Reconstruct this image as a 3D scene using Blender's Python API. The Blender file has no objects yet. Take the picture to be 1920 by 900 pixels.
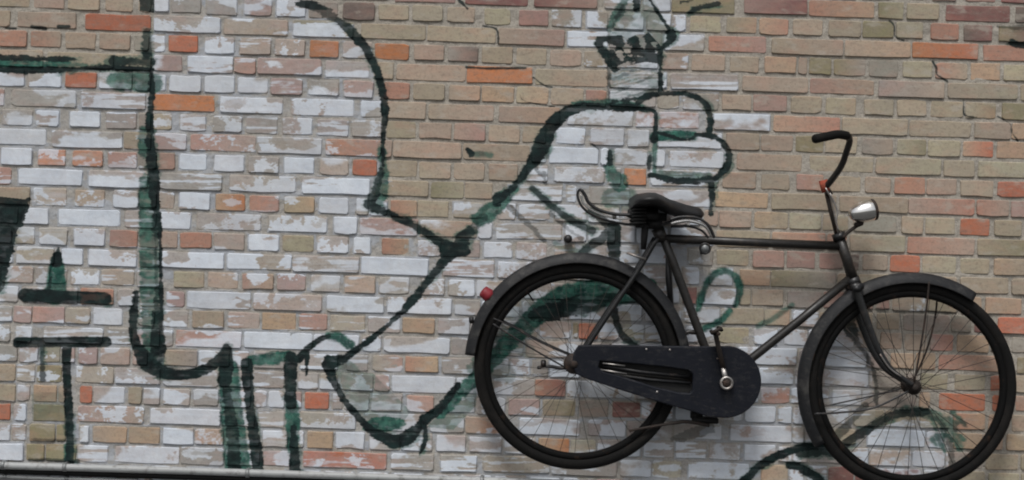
import bpy, bmesh, math, random
import numpy as np
from mathutils import Vector, Matrix

# ------------------------------------------------------------------ camera, light
S = bpy.context.scene
C = S.collection
PXM = 548.0                 # photograph pixels per metre on the wall
TH = 0.032                  # camera roll
CT, ST = math.cos(TH), math.sin(TH)
D = 5.0                     # camera to wall
Z0 = 2.55                   # height of the picture centre

cam_d = bpy.data.cameras.new("camera"); cam = bpy.data.objects.new("camera", cam_d); C.objects.link(cam)
right = Vector((CT, 0, ST)); back = Vector((0, -1, 0)); up = back.cross(right)
cam.matrix_world = Matrix(((right.x, up.x, back.x, 0), (right.y, up.y, back.y, -D), (right.z, up.z, back.z, Z0), (0, 0, 0, 1)))
cam_d.sensor_width = 36; cam_d.lens = 36 * D / (1920 / PXM)
cam_d.clip_end = 500
S.camera = cam

w = bpy.data.worlds.new("World"); S.world = w; w.use_nodes = True
nt = w.node_tree; bg = nt.nodes['Background']
sky = nt.nodes.new('ShaderNodeTexSky'); sky.sky_type = 'NISHITA'; sky.sun_disc = False
SUN_EL, SUN_AZ = math.radians(58), math.radians(196)      # azimuth clockwise from +Y
sky.sun_elevation = SUN_EL; sky.sun_rotation = SUN_AZ
sky.dust_density = 4.0
hs = nt.nodes.new('ShaderNodeHueSaturation'); hs.inputs['Saturation'].default_value = 0.22   # overcast: nearly grey
nt.links.new(sky.outputs[0], hs.inputs['Color']); nt.links.new(hs.outputs[0], bg.inputs[0])
bg.inputs[1].default_value = 0.095
sd = bpy.data.lights.new("sun", 'SUN'); sd.energy = 1.35; sd.angle = math.radians(14); sd.color = (1, .975, .945)
sun = bpy.data.objects.new("sun", sd); C.objects.link(sun)
dirv = Vector((math.sin(SUN_AZ) * math.cos(SUN_EL), math.cos(SUN_AZ) * math.cos(SUN_EL), math.sin(SUN_EL)))
sun.rotation_euler = dirv.to_track_quat('Z', 'Y').to_euler()
sun.location = (-2, -6, 8)
S.view_settings.view_transform = 'Standard'; S.view_settings.look = 'None'
S.view_settings.exposure = 0.29; S.view_settings.gamma = 1
S.cycles.filter_width = 2.0

# ------------------------------------------------------------------ helpers
def uv_of(x, y):            # photograph pixel -> wall units (pixels along / down the courses)
    return (x - 960) * CT + (y - 450) * ST, -(x - 960) * ST + (y - 450) * CT
def P(x, y, d, dr=None):    # point of the plane d metres in front of the wall
    u, v = uv_of(x, y); s = (D - (d if dr is None else dr)) / D / PXM
    return Vector((u * s, -d, Z0 - v * s))
def lin(c):
    return tuple(((a / 255) / 12.92 if a <= 10 else ((a / 255 + .055) / 1.055) ** 2.4) for a in c)

def link(name, me, m=None, parent=None, smooth=True, origin=None):
    o = bpy.data.objects.new(name, me); C.objects.link(o)
    if origin is not None:
        me.transform(Matrix.Translation(-Vector(origin))); o.location = origin
    if m: me.materials.append(m)
    if smooth:
        me.polygons.foreach_set('use_smooth', [True] * len(me.polygons))
    if parent: o.parent = parent; o.matrix_parent_inverse = parent.matrix_basis.inverted() if False else Matrix()
    return o
class MB:
    """collects shapes, links them as ONE mesh"""
    def __init__(s): s.v = []; s.f = []
    def add(s, vs, fs):
        n = len(s.v); s.v += [tuple(v) for v in vs]; s.f += [tuple(i + n for i in f) for f in fs]; return s
    def tube(s, pts, r, n=10, closed=False, cap=True, flat=1.0):
        pts = [Vector(p) for p in pts]; m = len(pts)
        rs = [float(q) for q in np.interp(np.linspace(0, 1, m), np.linspace(0, 1, len(r)), r)] if isinstance(r, (list, tuple)) else [r] * m
        vs = []; nrm = None
        for i, p in enumerate(pts):
            if closed: t = pts[(i + 1) % m] - pts[i - 1]
            else: t = pts[min(i + 1, m - 1)] - pts[max(i - 1, 0)]
            t.normalize()
            if nrm is None:
                a = Vector((0, 1, 0)) if abs(t.y) < .9 else Vector((1, 0, 0))
                nrm = (a - t * a.dot(t)).normalized()
            else: nrm = (nrm - t * nrm.dot(t)).normalized()
            b = t.cross(nrm)
            for k in range(n):
                a = 2 * math.pi * k / n
                vs.append(p + nrm * (math.cos(a) * rs[i] * flat) + b * (math.sin(a) * rs[i]))
        fs = []
        for i in range(m if closed else m - 1):
            for k in range(n):
                a, b2 = i * n + k, i * n + (k + 1) % n; j = (i + 1) % m
                fs.append((a, b2, j * n + (k + 1) % n, j * n + k))
        if cap and not closed:
            fs.append(tuple(range(n))[::-1]); fs.append(tuple((m - 1) * n + k for k in range(n)))
        return s.add(vs, fs)
    def lathe(s, c, axis, prof, n=24):
        """prof = [(offset along axis, radius)]"""
        axis = Vector(axis).normalized(); a = Vector((0, 0, 1)) if abs(axis.z) < .9 else Vector((1, 0, 0))
        e1 = (a - axis * a.dot(axis)).normalized(); e2 = axis.cross(e1); c = Vector(c)
        vs = [c + axis * h + (e1 * math.cos(2 * math.pi * k / n) + e2 * math.sin(2 * math.pi * k / n)) * r for h, r in prof for k in range(n)]
        fs = [(i * n + k, i * n + (k + 1) % n, (i + 1) * n + (k + 1) % n, (i + 1) * n + k) for i in range(len(prof) - 1) for k in range(n)]
        if prof[0][1] > 1e-6: fs.append(tuple(range(n))[::-1])
        if prof[-1][1] > 1e-6: fs.append(tuple((len(prof) - 1) * n + k for k in range(n)))
        return s.add(vs, fs)
    def ring(s, c, R, sec, n=96, a0=0, a1=2 * math.pi):
        """sweep the section [(radial, y)] round c in the wall's plane"""
        full = abs(a1 - a0 - 2 * math.pi) < 1e-4; m = n if full else n + 1; q = len(sec)
        vs = []
        for i in range(m):
            a = a0 + (a1 - a0) * i / n
            for dr, dy in sec: vs.append((c[0] + math.cos(a) * (R + dr), c[1] + dy, c[2] + math.sin(a) * (R + dr)))
        fs = [(i * q + k, i * q + (k + 1) % q, ((i + 1) % m) * q + (k + 1) % q, ((i + 1) % m) * q + k) for i in range(n) for k in range(q)]
        if not full: fs += [tuple(range(q))[::-1], tuple((m - 1) * q + k for k in range(q))]
        return s.add(vs, fs)
    def box(s, c, sx, sy, sz, rot=None, bev=0.15):
        b = min(sx, sy, sz) * bev; c = Vector(c); R = rot or Matrix.Identity(3)
        bm = bmesh.new(); bmesh.ops.create_cube(bm, size=1, matrix=Matrix.Diagonal((sx, sy, sz, 1)))
        bmesh.ops.bevel(bm, geom=bm.edges[:], offset=b, segments=2, affect='EDGES')
        bm.verts.index_update()
        s.add([c + R @ v.co for v in bm.verts], [[v.index for v in f.verts] for f in bm.faces]); bm.free(); return s
    def build(s, name, m, parent=None, origin=None, smooth=True):
        me = bpy.data.meshes.new(name); me.from_pydata(s.v, [], s.f); me.update()
        bm = bmesh.new(); bm.from_mesh(me); bmesh.ops.recalc_face_normals(bm, faces=bm.faces[:]); bm.to_mesh(me); bm.free()
        return link(name, me, m, parent, smooth, origin)
def crom(pts, k=6):
    pts = [Vector(p) for p in pts]; q = [pts[0]] + pts + [pts[-1]]; out = []
    for i in range(1, len(q) - 2):
        for j in range(k):
            t = j / k; a, b, c, d = q[i - 1], q[i], q[i + 1], q[i + 2]
            out.append(.5 * ((2 * b) + (c - a) * t + (2 * a - 5 * b + 4 * c - d) * t * t + (3 * b - a - 3 * c + d) * t ** 3))
    out.append(pts[-1]); return out
def thing(name, label, cat, loc, group=None):
    o = bpy.data.objects.new(name, None); C.objects.link(o); o.location = (0, 0, 0)
    o.empty_display_size = .1
    o['label'] = label; o['category'] = cat
    if group: o['group'] = group
    o['_loc'] = loc
    return o

# ------------------------------------------------------------------ materials
def mat(name, col, rough=.5, metal=0, var=.25, scale=30, bump=.1, bscale=120, spot=None, spot_amt=.5, spot_scale=25, spec=.5):
    m = bpy.data.materials.new(name); m.use_nodes = True; n = m.node_tree.nodes; L = m.node_tree.links
    b = n['Principled BSDF']; b.inputs['Metallic'].default_value = metal; b.inputs['Specular IOR Level'].default_value = spec
    g = n.new('ShaderNodeNewGeometry')
    no = n.new('ShaderNodeTexNoise'); no.inputs['Scale'].default_value = scale; no.inputs['Detail'].default_value = 5
    L.new(g.outputs['Position'], no.inputs['Vector'])
    mx = n.new('ShaderNodeMix'); mx.data_type = 'RGBA'
    mx.inputs['A'].default_value = (*[c * (1 - var) for c in col], 1); mx.inputs['B'].default_value = (*[min(1, c * (1 + var)) for c in col], 1)
    L.new(no.outputs['Fac'], mx.inputs['Factor']); out = mx.outputs['Result']
    if spot:
        n2 = n.new('ShaderNodeTexNoise'); n2.inputs['Scale'].default_value = spot_scale; n2.inputs['Detail'].default_value = 8; n2.inputs['Roughness'].default_value = .7
        L.new(g.outputs['Position'], n2.inputs['Vector'])
        r = n.new('ShaderNodeMapRange'); r.inputs['From Min'].default_value = .62 - .2 * spot_amt; r.inputs['From Max'].default_value = .72 - .1 * spot_amt
        L.new(n2.outputs['Fac'], r.inputs['Value'])
        m2 = n.new('ShaderNodeMix'); m2.data_type = 'RGBA'; L.new(r.outputs[0], m2.inputs['Factor']); L.new(out, m2.inputs['A'])
        m2.inputs['B'].default_value = (*spot, 1); out = m2.outputs['Result']
        if metal:
            mm = n.new('ShaderNodeMath'); mm.operation = 'MULTIPLY_ADD'; mm.inputs[1].default_value = -metal; mm.inputs[2].default_value = metal
            L.new(r.outputs[0], mm.inputs[0]); L.new(mm.outputs[0], b.inputs['Metallic'])
    if name in ('navy_enamel', 'mudguard_enamel', 'worn_tube_enamel', 'fork_enamel'):
        mp = n.new('ShaderNodeMapping'); mp.inputs['Scale'].default_value = (1, 1, 3.5); mp.inputs['Rotation'].default_value = (0, .4, 0); L.new(g.outputs['Position'], mp.inputs['Vector'])
        n4 = n.new('ShaderNodeTexNoise'); n4.inputs['Scale'].default_value = 38; n4.inputs['Detail'].default_value = 9; n4.inputs['Roughness'].default_value = .78; L.new(mp.outputs[0], n4.inputs['Vector'])
        r4 = n.new('ShaderNodeMapRange'); r4.inputs['From Min'].default_value = .55; r4.inputs['From Max'].default_value = .68; r4.inputs['To Max'].default_value = .6; L.new(n4.outputs['Fac'], r4.inputs['Value'])
        m3 = n.new('ShaderNodeMix'); m3.data_type = 'RGBA'; L.new(r4.outputs[0], m3.inputs['Factor']); L.new(out, m3.inputs['A']); m3.inputs['B'].default_value = (.06, .056, .052, 1); out = m3.outputs['Result']
    L.new(out, b.inputs['Base Color'])
    rr = n.new('ShaderNodeMapRange'); rr.inputs['To Min'].default_value = max(0, rough - .12); rr.inputs['To Max'].default_value = min(1, rough + .12)
    L.new(no.outputs['Fac'], rr.inputs['Value']); L.new(rr.outputs[0], b.inputs['Roughness'])
    if bump:
        n3 = n.new('ShaderNodeTexNoise'); n3.inputs['Scale'].default_value = bscale; L.new(g.outputs['Position'], n3.inputs['Vector'])
        bp = n.new('ShaderNodeBump'); bp.inputs['Strength'].default_value = bump; bp.inputs['Distance'].default_value = .002
        L.new(n3.outputs['Fac'], bp.inputs['Height']); L.new(bp.outputs[0], b.inputs['Normal'])
    return m
M = dict(
    black=mat('black_enamel', (.010, .010, .011), .42, spot=(.07, .055, .045), spot_amt=.35, bump=.25),
    tube=mat('worn_tube_enamel', (.012, .011, .010), .42, spot=(.03, .023, .018), spot_amt=.5, bump=.25),
    fork=mat('fork_enamel', (.011, .0115, .012), .32, spot=(.035, .03, .027), spot_amt=.4),
    rubber=mat('tyre_rubber', (.008, .0078, .0075), .85, spot=(.016, .014, .0125), spot_amt=.6, spot_scale=14, bump=.4, spec=.15),
    rim=mat('rim_enamel', (.005, .005, .005), .8, spec=.12, spot=(.035, .022, .015), spot_amt=.3),
    guard=mat('mudguard_enamel', (.0125, .0132, .0148), .6, spec=.3, spot=(.048, .046, .044), spot_amt=.55, spot_scale=18),
    navy=mat('navy_enamel', (.0045, .0060, .0110), .6, spec=.25, spot=(.022, .023, .026), spot_amt=.4, spot_scale=28),
    chrome=mat('chrome', (.80, .79, .77), .16, 1, var=.08, bump=0, spot=(.30, .26, .22), spot_amt=.25),
    dullchrome=mat('dull_chrome', (.40, .38, .36), .42, 1, spot=(.12, .07, .045), spot_amt=.5),
    rust=mat('rusty_steel', (.022, .016, .013), .75, .2, spot=(.055, .027, .016), spot_amt=.5, bump=.5),
    spoke=mat('rusty_spoke', (.022, .019, .017), .6, .3, spot=(.05, .028, .018), spot_amt=.5, bump=0),
    redrust=mat('red_rust', (.30, .06, .03), .8, spot=(.08, .03, .02), spot_amt=.5),
    red=mat('red_lens', (.20, .010, .018), .6, var=.15, bump=0),
    glass=mat('lamp_glass', (.06, .06, .055), .12, var=.1, bump=0),
    leather=mat('saddle_leather', (.010, .010, .011), .50, bump=.5, bscale=250, spot=(.02, .02, .02), spot_amt=.4),
    dark=mat('dark_grease_and_shade', (.004, .004, .004), .7),  # near black; also used for the shade strip under the upper conduit
    conduit=mat('conduit_grey', (.33, .34, .34), .5, spot=(.16, .16, .15), spot_amt=.5, bump=.2, scale=9),
    steel=mat('galvanised_steel', (.25, .26, .26), .5, .6),
    ground=mat('asphalt', (.06, .06, .058), .9, bump=.6, bscale=60),
)

# ------------------------------------------------------------------ bricks of the wall
COL = {k: np.array(lin(v)) / .72 for k, v in dict(
    b=(147, 136, 119), p=(150, 134, 120), k=(146, 119, 111), y=(149, 142, 122), v=(121, 115, 90), g=(133, 128, 121),
    s=(160, 138, 116), r=(155, 115, 98), R=(160, 95, 72), o=(163, 106, 70), m=(112, 74, 72), d=(90, 80, 75), w=(146, 138, 131)).items()}
# per course: x0 x1 colour coverage, in thirds of a photograph pixel (brick outlines read off the photograph)
ROWS = {
-2: "4840 5010 g 0;5065 5225 k 0;5245 5375 k 0;5430 5600 k 0;5630 5900 m 0",
-1: "1920 2180 s 0;2220 2560 k 0;2620 2970 m 0;3005 3360 mk 0;3400 3600 g 5;3620 3770 w 7;3780 4130 v 0;4185 4540 km 0;4550 4915 rs 0;4940 5080 vy 0;5100 5280 y 0;5320 5680 m 0;5710 5900 d 0",
0: "-10 170 b 0;195 365 p 0;385 560 b 0;595 750 b 0;780 850 b 0;870 950 w 9;965 1130 g 1;1165 1335 g 4;1375 1530 k 5;1555 1720 w 6;1740 1900 g 0;1930 2110 d 0;2130 2300 b 0;2320 2490 b 0;2515 2670 b 0;2725 2870 y 0;2920 3085 k 0;3105 3270 g 4;3300 3420 g 6;3450 3620 g 3;3640 3770 g 3;3785 3855 w 7;3880 4055 y 0;4085 4255 ys 0;4270 4435 sr 0;4460 4625 b 0;4660 4840 b 0;4850 5025 v 0;5040 5190 y 0;5235 5390 r 0;5420 5580 dm 0;5615 5765 vd 0",
1: "-50 60 b 0;100 430 p 0;480 850 R 0;870 1240 w 6;1260 1620 p 1;1650 1990 v 7;2030 2395 b 0;2405 2790 b 0;2800 3175 pk 0;3195 3420 w 8;3430 3720 g 3;3735 3960 w 6;3985 4310 rk 0;4340 4740 bp 0;4750 5120 bs 0;5130 5500 oR 0;5530 5900 r 0",
2: "-20 155 r 0;175 345 rp 0;370 540 p 0;560 735 b 0;760 840 g 0;850 930 w 6;950 1115 R 0;1155 1320 w 7;1350 1525 p 2;1550 1715 p 2;1745 1905 o 0;1930 2090 w 5;2110 2300 o 0;2330 2500 p 0;2520 2690 gd 0;2710 2885 b 0;2905 3075 b 0;3095 3270 p 0;3285 3420 b 1;3440 3700 g 4;3720 3870 p 1;3890 4075 p 0;4105 4265 p 0;4300 4475 s 0;4490 4540 b 0;4550 4675 v 0;4690 4870 vg 0;4885 5050 g 0;5075 5240 y 0;5260 5440 rb 0;5460 5625 s 0;5645 5830 y 0",
3: "-100 245 b 0;265 640 b 0;650 850 b 0;865 1025 k 3;1060 1310 w 8;1320 1440 r 2;1450 1810 k 2;1830 2075 w 4;2110 2215 b 0;2230 2620 p 0;2625 2995 o 0;3010 3420 bp 0;3430 3710 w 4;3720 3750 w 8;3770 4150 g 3;4175 4545 b 0;4555 4915 kp 0;4940 5310 gb 0;5330 5720 by 0;5740 5900 y 0",
4: "-40 140 w 7;160 345 w 6;370 545 R 0;560 745 g 4;765 850 g 3;868 935 w 9;955 1130 w 9;1150 1320 w 9;1340 1505 w 8;1525 1700 k 2;1735 1905 g 4;1935 2100 k 4;2160 2305 r 0;2325 2500 b 0;2525 2700 bs 0;2710 2890 s 0;2905 3085 ys 0;3100 3280 b 0;3295 3410 kr 0;3430 3690 w 5;3840 4040 g 1;4060 4225 p 0;4235 4425 k 0;4450 4620 b 0;4645 4815 y 0;4860 5025 b 0;5045 5210 b 0;5235 5415 b 0;5430 5600 yv 0;5635 5820 v 0",
5: "-60 25 r 3;70 430 g 4;460 820 w 6;858 1210 o 0;1240 1590 w 8;1640 1990 w 8;2030 2150 w 6;2175 2395 b 0;2410 2780 bp 0;2805 3150 ps 0;3190 3560 g 5;3575 3680 k 4;3705 3930 r 2;4015 4330 g 6;4350 4725 sr 0;4735 5105 b 0;5115 5460 y 0;5480 5680 bp 0;5690 6040 s 0",
6: "15 185 g 6;205 335 w 6;395 565 w 9;600 770 g 2;785 850 g 0;865 965 b 0;1015 1160 w 6;1200 1360 w 5;1385 1560 g 3;1590 1755 w 5;1785 1960 w 5;1980 2145 w 3;2175 2340 b 0;2360 2540 p 0;2555 2730 pk 0;2750 2925 b 0;2940 3070 b 0;3130 3290 w 9;3320 3510 g 5;3530 3650 g 5;3700 4060 w 5;4085 4270 pb 0;4280 4460 p 0;4475 4630 v 0;4640 4820 y 0;4850 5020 gp 0;5045 5210 yv 0;5220 5400 y 0;5415 5585 sR 0;5605 5790 s 0",
7: "-80 260 w 9;295 690 g 6;700 850 b 0;875 1050 k 5;1075 1440 rp 2;1450 1810 w 5;1835 2145 or 1;2160 2205 p 0;2210 2595 p 0;2605 2980 b 0;3090 3365 w 9;3380 3420 w 9;3455 3640 w 5;3675 3740 w 9;3765 4070 w 7;4145 4510 pb 0;4555 4910 y 0;4925 5290 by 0;5305 5480 b 0;5500 5840 y 0",
8: "10 180 w 9;215 370 o 4;410 580 o 1;610 770 r 2;780 880 g 0;885 985 k 0;1010 1165 w 9;1205 1375 w 9;1395 1570 g 4;1600 1765 w 9;1800 1960 p 3;1985 2120 R 0;2160 2345 b 0;2360 2535 bp 0;2555 2725 b 0;2750 2910 b 0;2960 3080 w 5;3120 3400 w 5;3425 3490 g 2;3510 3635 o 0;3660 4040 w 5;4065 4250 p 0;4280 4440 b 0;4480 4630 kr 0;4670 4840 b 0;4865 5010 p 0;5030 5200 r 0;5210 5380 p 0;5400 5585 b 0;5610 5790 R 0",
9: "-20 65 r 3;105 465 w 9;500 830 w 6;900 1250 g 3;1295 1665 w 6;1700 2080 w 8;2150 2410 b 0;2425 2610 vy 0;2615 2770 b 0;2860 3160 w 6;3190 3240 w 6;3320 3540 g 3;3560 4000 w 5;4020 4320 s 0;4340 4700 yb 0;4720 5105 p 0;5110 5480 pr 0;5490 5675 rp 0;5685 5840 k 0",
10: "-60 170 b 0;190 375 b 4;425 590 s 4;640 780 w 6;790 880 g 0;895 980 b 1;1010 1180 w 9;1215 1380 so 0;1405 1570 or 1;1600 1770 bs 0;1795 1960 w 9;2005 2070 w 7;2200 2345 rs 0;2350 2525 b 0;2550 2715 b 3;2800 2900 w 5;2920 3090 w 5;3120 3300 w 6;3960 4040 p 0;4045 4225 p 0;4245 4430 sb 0;4440 4615 y 0;4630 4700 b 0;4710 4770 y 0;4800 5040 g 0;5070 5190 b 0;5205 5370 y 0;5400 5565 R 0;5590 5745 b 0",
11: "125 275 w 9;330 675 w 9;705 880 w 4;900 1075 w 9;1110 1470 w 5;1510 1840 w 7;1880 2010 w 9;2025 2350 k 4;2365 2680 sb 1;2790 3160 g 3;3180 3300 w 7;3480 3570 g 4;4030 4330 y 0;4340 4640 sr 0;4780 5090 by 0;5105 5480 rp 0;5495 5840 yv 0",
12: "90 195 b 4;225 380 b 4;420 590 w 8;620 775 kr 0;785 890 g 0;905 1000 p 0;1015 1190 r 0;1205 1375 p 1;1400 1570 w 8;1590 1765 y 0;1785 1960 w 5;1990 2085 w 8;2150 2300 rs 0;2350 2480 w 5;2720 2880 w 9;2905 3075 w 4;3120 3230 p 2;3320 3410 g 4;3870 4010 g 1;4030 4210 y 0;4235 4410 k 0;4425 4585 k 0;4610 4740 kd 0;4850 4990 b 0;5005 5175 R 0;5185 5375 y 0;5400 5565 y 0;5590 5790 sb 0",
13: "95 305 b 5;350 465 w 9;500 770 w 7;785 900 g 2;915 1260 w 7;1280 1640 b 6;1650 2020 w 6;2035 2410 w 9;2490 2780 w 5;2800 3000 w 6;3620 3750 g 3;3840 3930 g 6;3990 4120 w 5;4160 4330 s 0;4335 4700 vg 0;4830 5000 b 0;5400 5670 b 0;5690 5840 b 0",
14: "10 190 p 3;200 280 w 5;400 560 w 6;575 755 p 2;770 900 g 2;980 1150 yb 0;1170 1340 s 1;1365 1540 kp 0;1560 1720 k 2;1750 1915 w 5;1940 2110 s 1;2135 2300 w 5;2370 2500 w 4;2525 2670 w 6;3840 3920 m 0;3930 4140 w 4;4160 4220 b 0;4230 4405 b 0;4430 4620 g 0;4930 5000 k 0;5020 5200 b 1;5540 5745 s 0",
15: "-60 105 w 7;130 440 w 3;455 640 r 0;665 760 w 5;790 900 g 1;940 1040 k 3;1055 1410 w 8;1425 1810 p 3;1840 2160 w 8;2180 2540 w 8;2560 2700 g 4;3170 3400 w 6;3850 3910 g 6;3920 4045 g 6;4055 4295 b 0;4300 4440 ys 0;4460 4600 w 6;4930 5060 b 0;5080 5340 g 0;5350 5460 g 0;5480 5540 m 0;5610 5960 R 0",
16: "-80 70 g 5;80 180 k 1;185 365 rk 1;370 510 b 2;525 690 w 9;780 870 g 2;920 1060 w 4;1085 1260 b 0;1285 1460 p 1;1475 1665 s 0;1685 1840 r 1;1860 2055 y 1;2070 2250 w 4;2265 2445 s 0;2465 2640 g 5;3040 3210 p 2;3225 3250 v 0;3255 3360 R 0;3500 3620 y 1;3860 3930 w 8;4045 4210 y 0;4240 4370 w 6;4410 4540 w 7;4660 4800 w 4;4950 5070 p 0;5090 5210 p 0;5230 5360 kr 0;5380 5560 s 0;5690 5840 g 0",
17: "-60 60 g 5;90 180 w 8;250 580 w 6;610 740 g 4;920 975 g 3;990 1360 r 6;1375 1755 w 9;2040 2145 w 7;2160 2530 w 6;2540 2680 g 2;2810 2940 g 2;2960 3190 p 2;4150 4480 w 8;4640 4870 w 6;5010 5140 s 0;5150 5260 s 0;5280 5630 rs 0;5720 5960 v 0",
18: "-60 100 g 3;110 215 w 4;250 340 v 1;445 550 k 2;570 730 p 2;750 830 p 1;925 1110 yg 0;1310 1400 w 6;1430 1600 g 3;1690 1900 w 5;1950 2070 g 4;2100 2265 br 2;2280 2465 rs 0;2490 2660 g 2;2770 2860 w 5;2870 2980 w 6;3000 3080 g 1;4270 4460 w 8;4620 4880 w 5;5180 5330 y 0;5370 5540 y 0;5570 5650 R 0;5690 5840 b 0",
19: "-60 90 b 0;100 200 b 3;210 350 v 0;430 640 b 2;650 900 w 3;920 1230 w 4;1430 1600 g 2;1680 1790 w 4;1920 2100 g 4;2110 2190 k 1;2205 2560 w 9;2780 3010 w 5;3010 3180 rm 0;4280 4440 r 4;4680 4840 w 5;5170 5230 s 0;5280 5540 R 0;5580 5640 R 0;5710 5960 rb 0",
20: "-80 90 b 0;100 170 g 4;190 320 s 0;330 370 b 0;450 520 R 0;530 700 w 6;725 800 b 0;810 900 w 5;920 1070 w 6;1090 1230 g 5;1430 1500 w 4;1510 1600 w 8;1715 1850 R 0;1870 1930 g 3;1940 2075 g 4;2090 2260 w 5;2290 2440 r 4;2520 2670 g 4;2790 2840 w 7;2860 3035 k 2;3055 3235 bv 0;3260 3420 g 0;3445 3600 m 0;4010 4170 w 7;4190 4360 w 9;4380 4450 w 8;4630 4770 w 5;4800 4970 y 1;5360 5540 rs 0;5560 5640 s 0;5690 5850 b 0",
21: "-60 60 R 0;80 150 w 6;190 370 v 0;440 810 kp 4;850 1240 w 9;1455 1600 w 3;1690 2000 bw 5;2050 2370 g 5;2420 2610 g 4;2620 2830 so 1;2920 3260 w 7;3310 3520 w 6;3530 3780 g 1;3790 4055 g 2;4105 4450 w 7;4460 4520 w 5;4690 4810 y 0;4880 5200 w 8;5210 5300 w 6;5360 5520 s 0;5660 5960 sv 0",
22: "-120 60 w 5;170 310 v 0;320 370 v 0;450 500 w 7;525 715 ps 0;725 900 bs 0;920 1090 w 8;1100 1260 s 4;1480 1620 w 4;1730 1875 s 0;1890 2050 w 9;2080 2250 w 5;2260 2430 w 5;2455 2620 w 6;2640 2820 w 5;2840 3010 w 5;3030 3200 so 0;3210 3350 y 2;3360 3490 w 6;3620 3785 w 5;3800 3970 w 6;3990 4160 w 5;4185 4360 w 7;4380 4540 w 3;4770 4880 w 6;4890 5120 s 1;5130 5310 w 6;5545 5725 y 0;5740 5920 y 0",
23: "-200 135 w 8;150 250 v 0;260 430 v 0;440 610 w 6;650 1010 w 8;1015 1260 g 2;1480 1640 k 4;1705 2175 R 1;2200 2440 g 3;2480 2680 w 6;2720 3090 b 2;3100 3470 g 1;3490 3660 w 7;3670 3830 y 4;3870 4210 w 8;4280 4430 sb 0;4540 4650 w 6;4660 4800 m 0;5560 5730 y 0;5740 5920 y 0",
}
rng = random.Random(7)
TOPW, BOTW = [-3, -1.5, 2, 2], [4, 0, -2, 0]
def bed(k, x):              # wall coordinate (down) of the bed joint under course k at picture x
    f = min(max(k / 22, -.3), 1.3); t = min(max(x, 0), 1920) / 640
    wv = np.interp(t, [0, 1, 2, 3], TOPW) * (1 - f) + np.interp(t, [0, 1, 2, 3], BOTW) * f
    return 30.7 + (19 + 36.55 * k - 450) * CT + wv
UL, UR = -1500, 1500        # wall's extent along the courses, wall pixels
KT, KB = -14, 57
def whiteish(x, y):         # roughly where the white paint lies
    if x < 288: return y > 135
    if x < 720: return not (y < 60 and x > 600) and y > -60
    if y > 480: return x < 1500 + (y - 480) * .2 and x < 1640
    if x < 1330 and y > 200: return (x - 850) > (470 - y) * .75
    return False
bricks = []                 # u0,u1,v0,v1,colours,coverage,k
for k in range(KT, KB):
    row = []
    for t in ROWS.get(k, '').split(';'):
        if not t: continue
        a, b, c, q = t.split(); row.append([float(a) / 3, float(b) / 3, c, int(q)])
    lst = []
    xl, xr = UL + 1000, UR + 1000
    def fill(x0, x1, near=None):
        """bricks in a stretch x0..x1 (joint to joint) of this course"""
        x = x0
        while x1 - x > 24:
            wd = 57 if k % 2 == 0 else 121
            if rng.random() < .07: wd = 178 - wd
            rem = x1 - x
            if rem < wd * 1.45: wd = rem - 7 if rem < 135 else rem / 2 - 7
            vv = (bed(k, x) + bed(k - 1, x)) / 2; yy = (vv + (x - 960) * ST) / CT + 450
            q = 0; c = rng.choice('bbbbppyyggssskr' if x > 700 else 'bbbppggkrsyR')
            if whiteish(x, yy): q = rng.choice([3, 4, 5, 6, 6, 7, 8, 9]); c = rng.choice('wwwwbgpk')
            if near and not whiteish(x, yy): c = rng.choice(near)
            lst.append([x + 3.5, x + 3.5 + wd, c, q]); x += wd + 7
    # convert the left-hand offsets: x runs in picture pixels along the course
    if row:
        if row[0][0] > xl: fill(xl, row[0][0] - 3.5)
        for i, r in enumerate(row):
            if i and r[0] - row[i - 1][1] > 34: fill(row[i - 1][1] + 3.5 - 3.5, r[0] - 3.5, row[i - 1][2][-1] + r[2][0])
            lst.append(r)
        fill(row[-1][1] + 3.5, xr)
    else:
        fill(xl + rng.random() * 60, xr)
    for x0, x1, c, q in lst:
        xm = (x0 + x1) / 2
        if x1 - x0 < 6: continue
        vb, vt = bed(k, xm), bed(k - 1, xm)
        ym = ((vb + vt) / 2 + (xm - 960) * ST) / CT + 450
        u0 = (x0 - 960) * CT + (ym - 450) * ST; u1 = (x1 - 960) * CT + (ym - 450) * ST
        bricks.append((u0, u1, vt + 3.5 + rng.uniform(-.9, .9), vb - 3.1 + rng.uniform(-.9, .9), c, q, k, xm, ym))
print('bricks', len(bricks))

# ------------------------------------------------------------------ paint on the wall: coverage maps computed here
MX0, MX1, MY0, MY1, MS = -260, 2180, -220, 1120, 1.25      # picture-aligned patch of the wall, texels per pixel
MW, MH = int((MX1 - MX0) * MS), int((MY1 - MY0) * MS)
nr = np.random.default_rng(3)
def vnoise(h, wd, sx, sy):
    """smooth value noise, cells sx by sy texels"""
    gy, gx = int(h / sy) + 3, int(wd / sx) + 3
    g = nr.random((gy, gx)).astype(np.float32)
    ys = np.arange(h) / sy; xs = np.arange(wd) / sx
    yi = ys.astype(int); xi = xs.astype(int); fy = (ys - yi); fx = (xs - xi)
    fy = (fy * fy * (3 - 2 * fy)).astype(np.float32)[:, None]; fx = (fx * fx * (3 - 2 * fx)).astype(np.float32)
    gg = g[:, xi] * (1 - fx) + g[:, xi + 1] * fx
    return gg[yi] * (1 - fy) + gg[yi + 1] * fy
def fbm(sx, sy, o=4, gain=.55):
    r = 0; a = 1; t = 0
    for i in range(o): r = r + a * vnoise(MH, MW, max(1.2, sx / 2 ** i), max(1.2, sy / 2 ** i)); t += a; a *= gain
    return r / t
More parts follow.
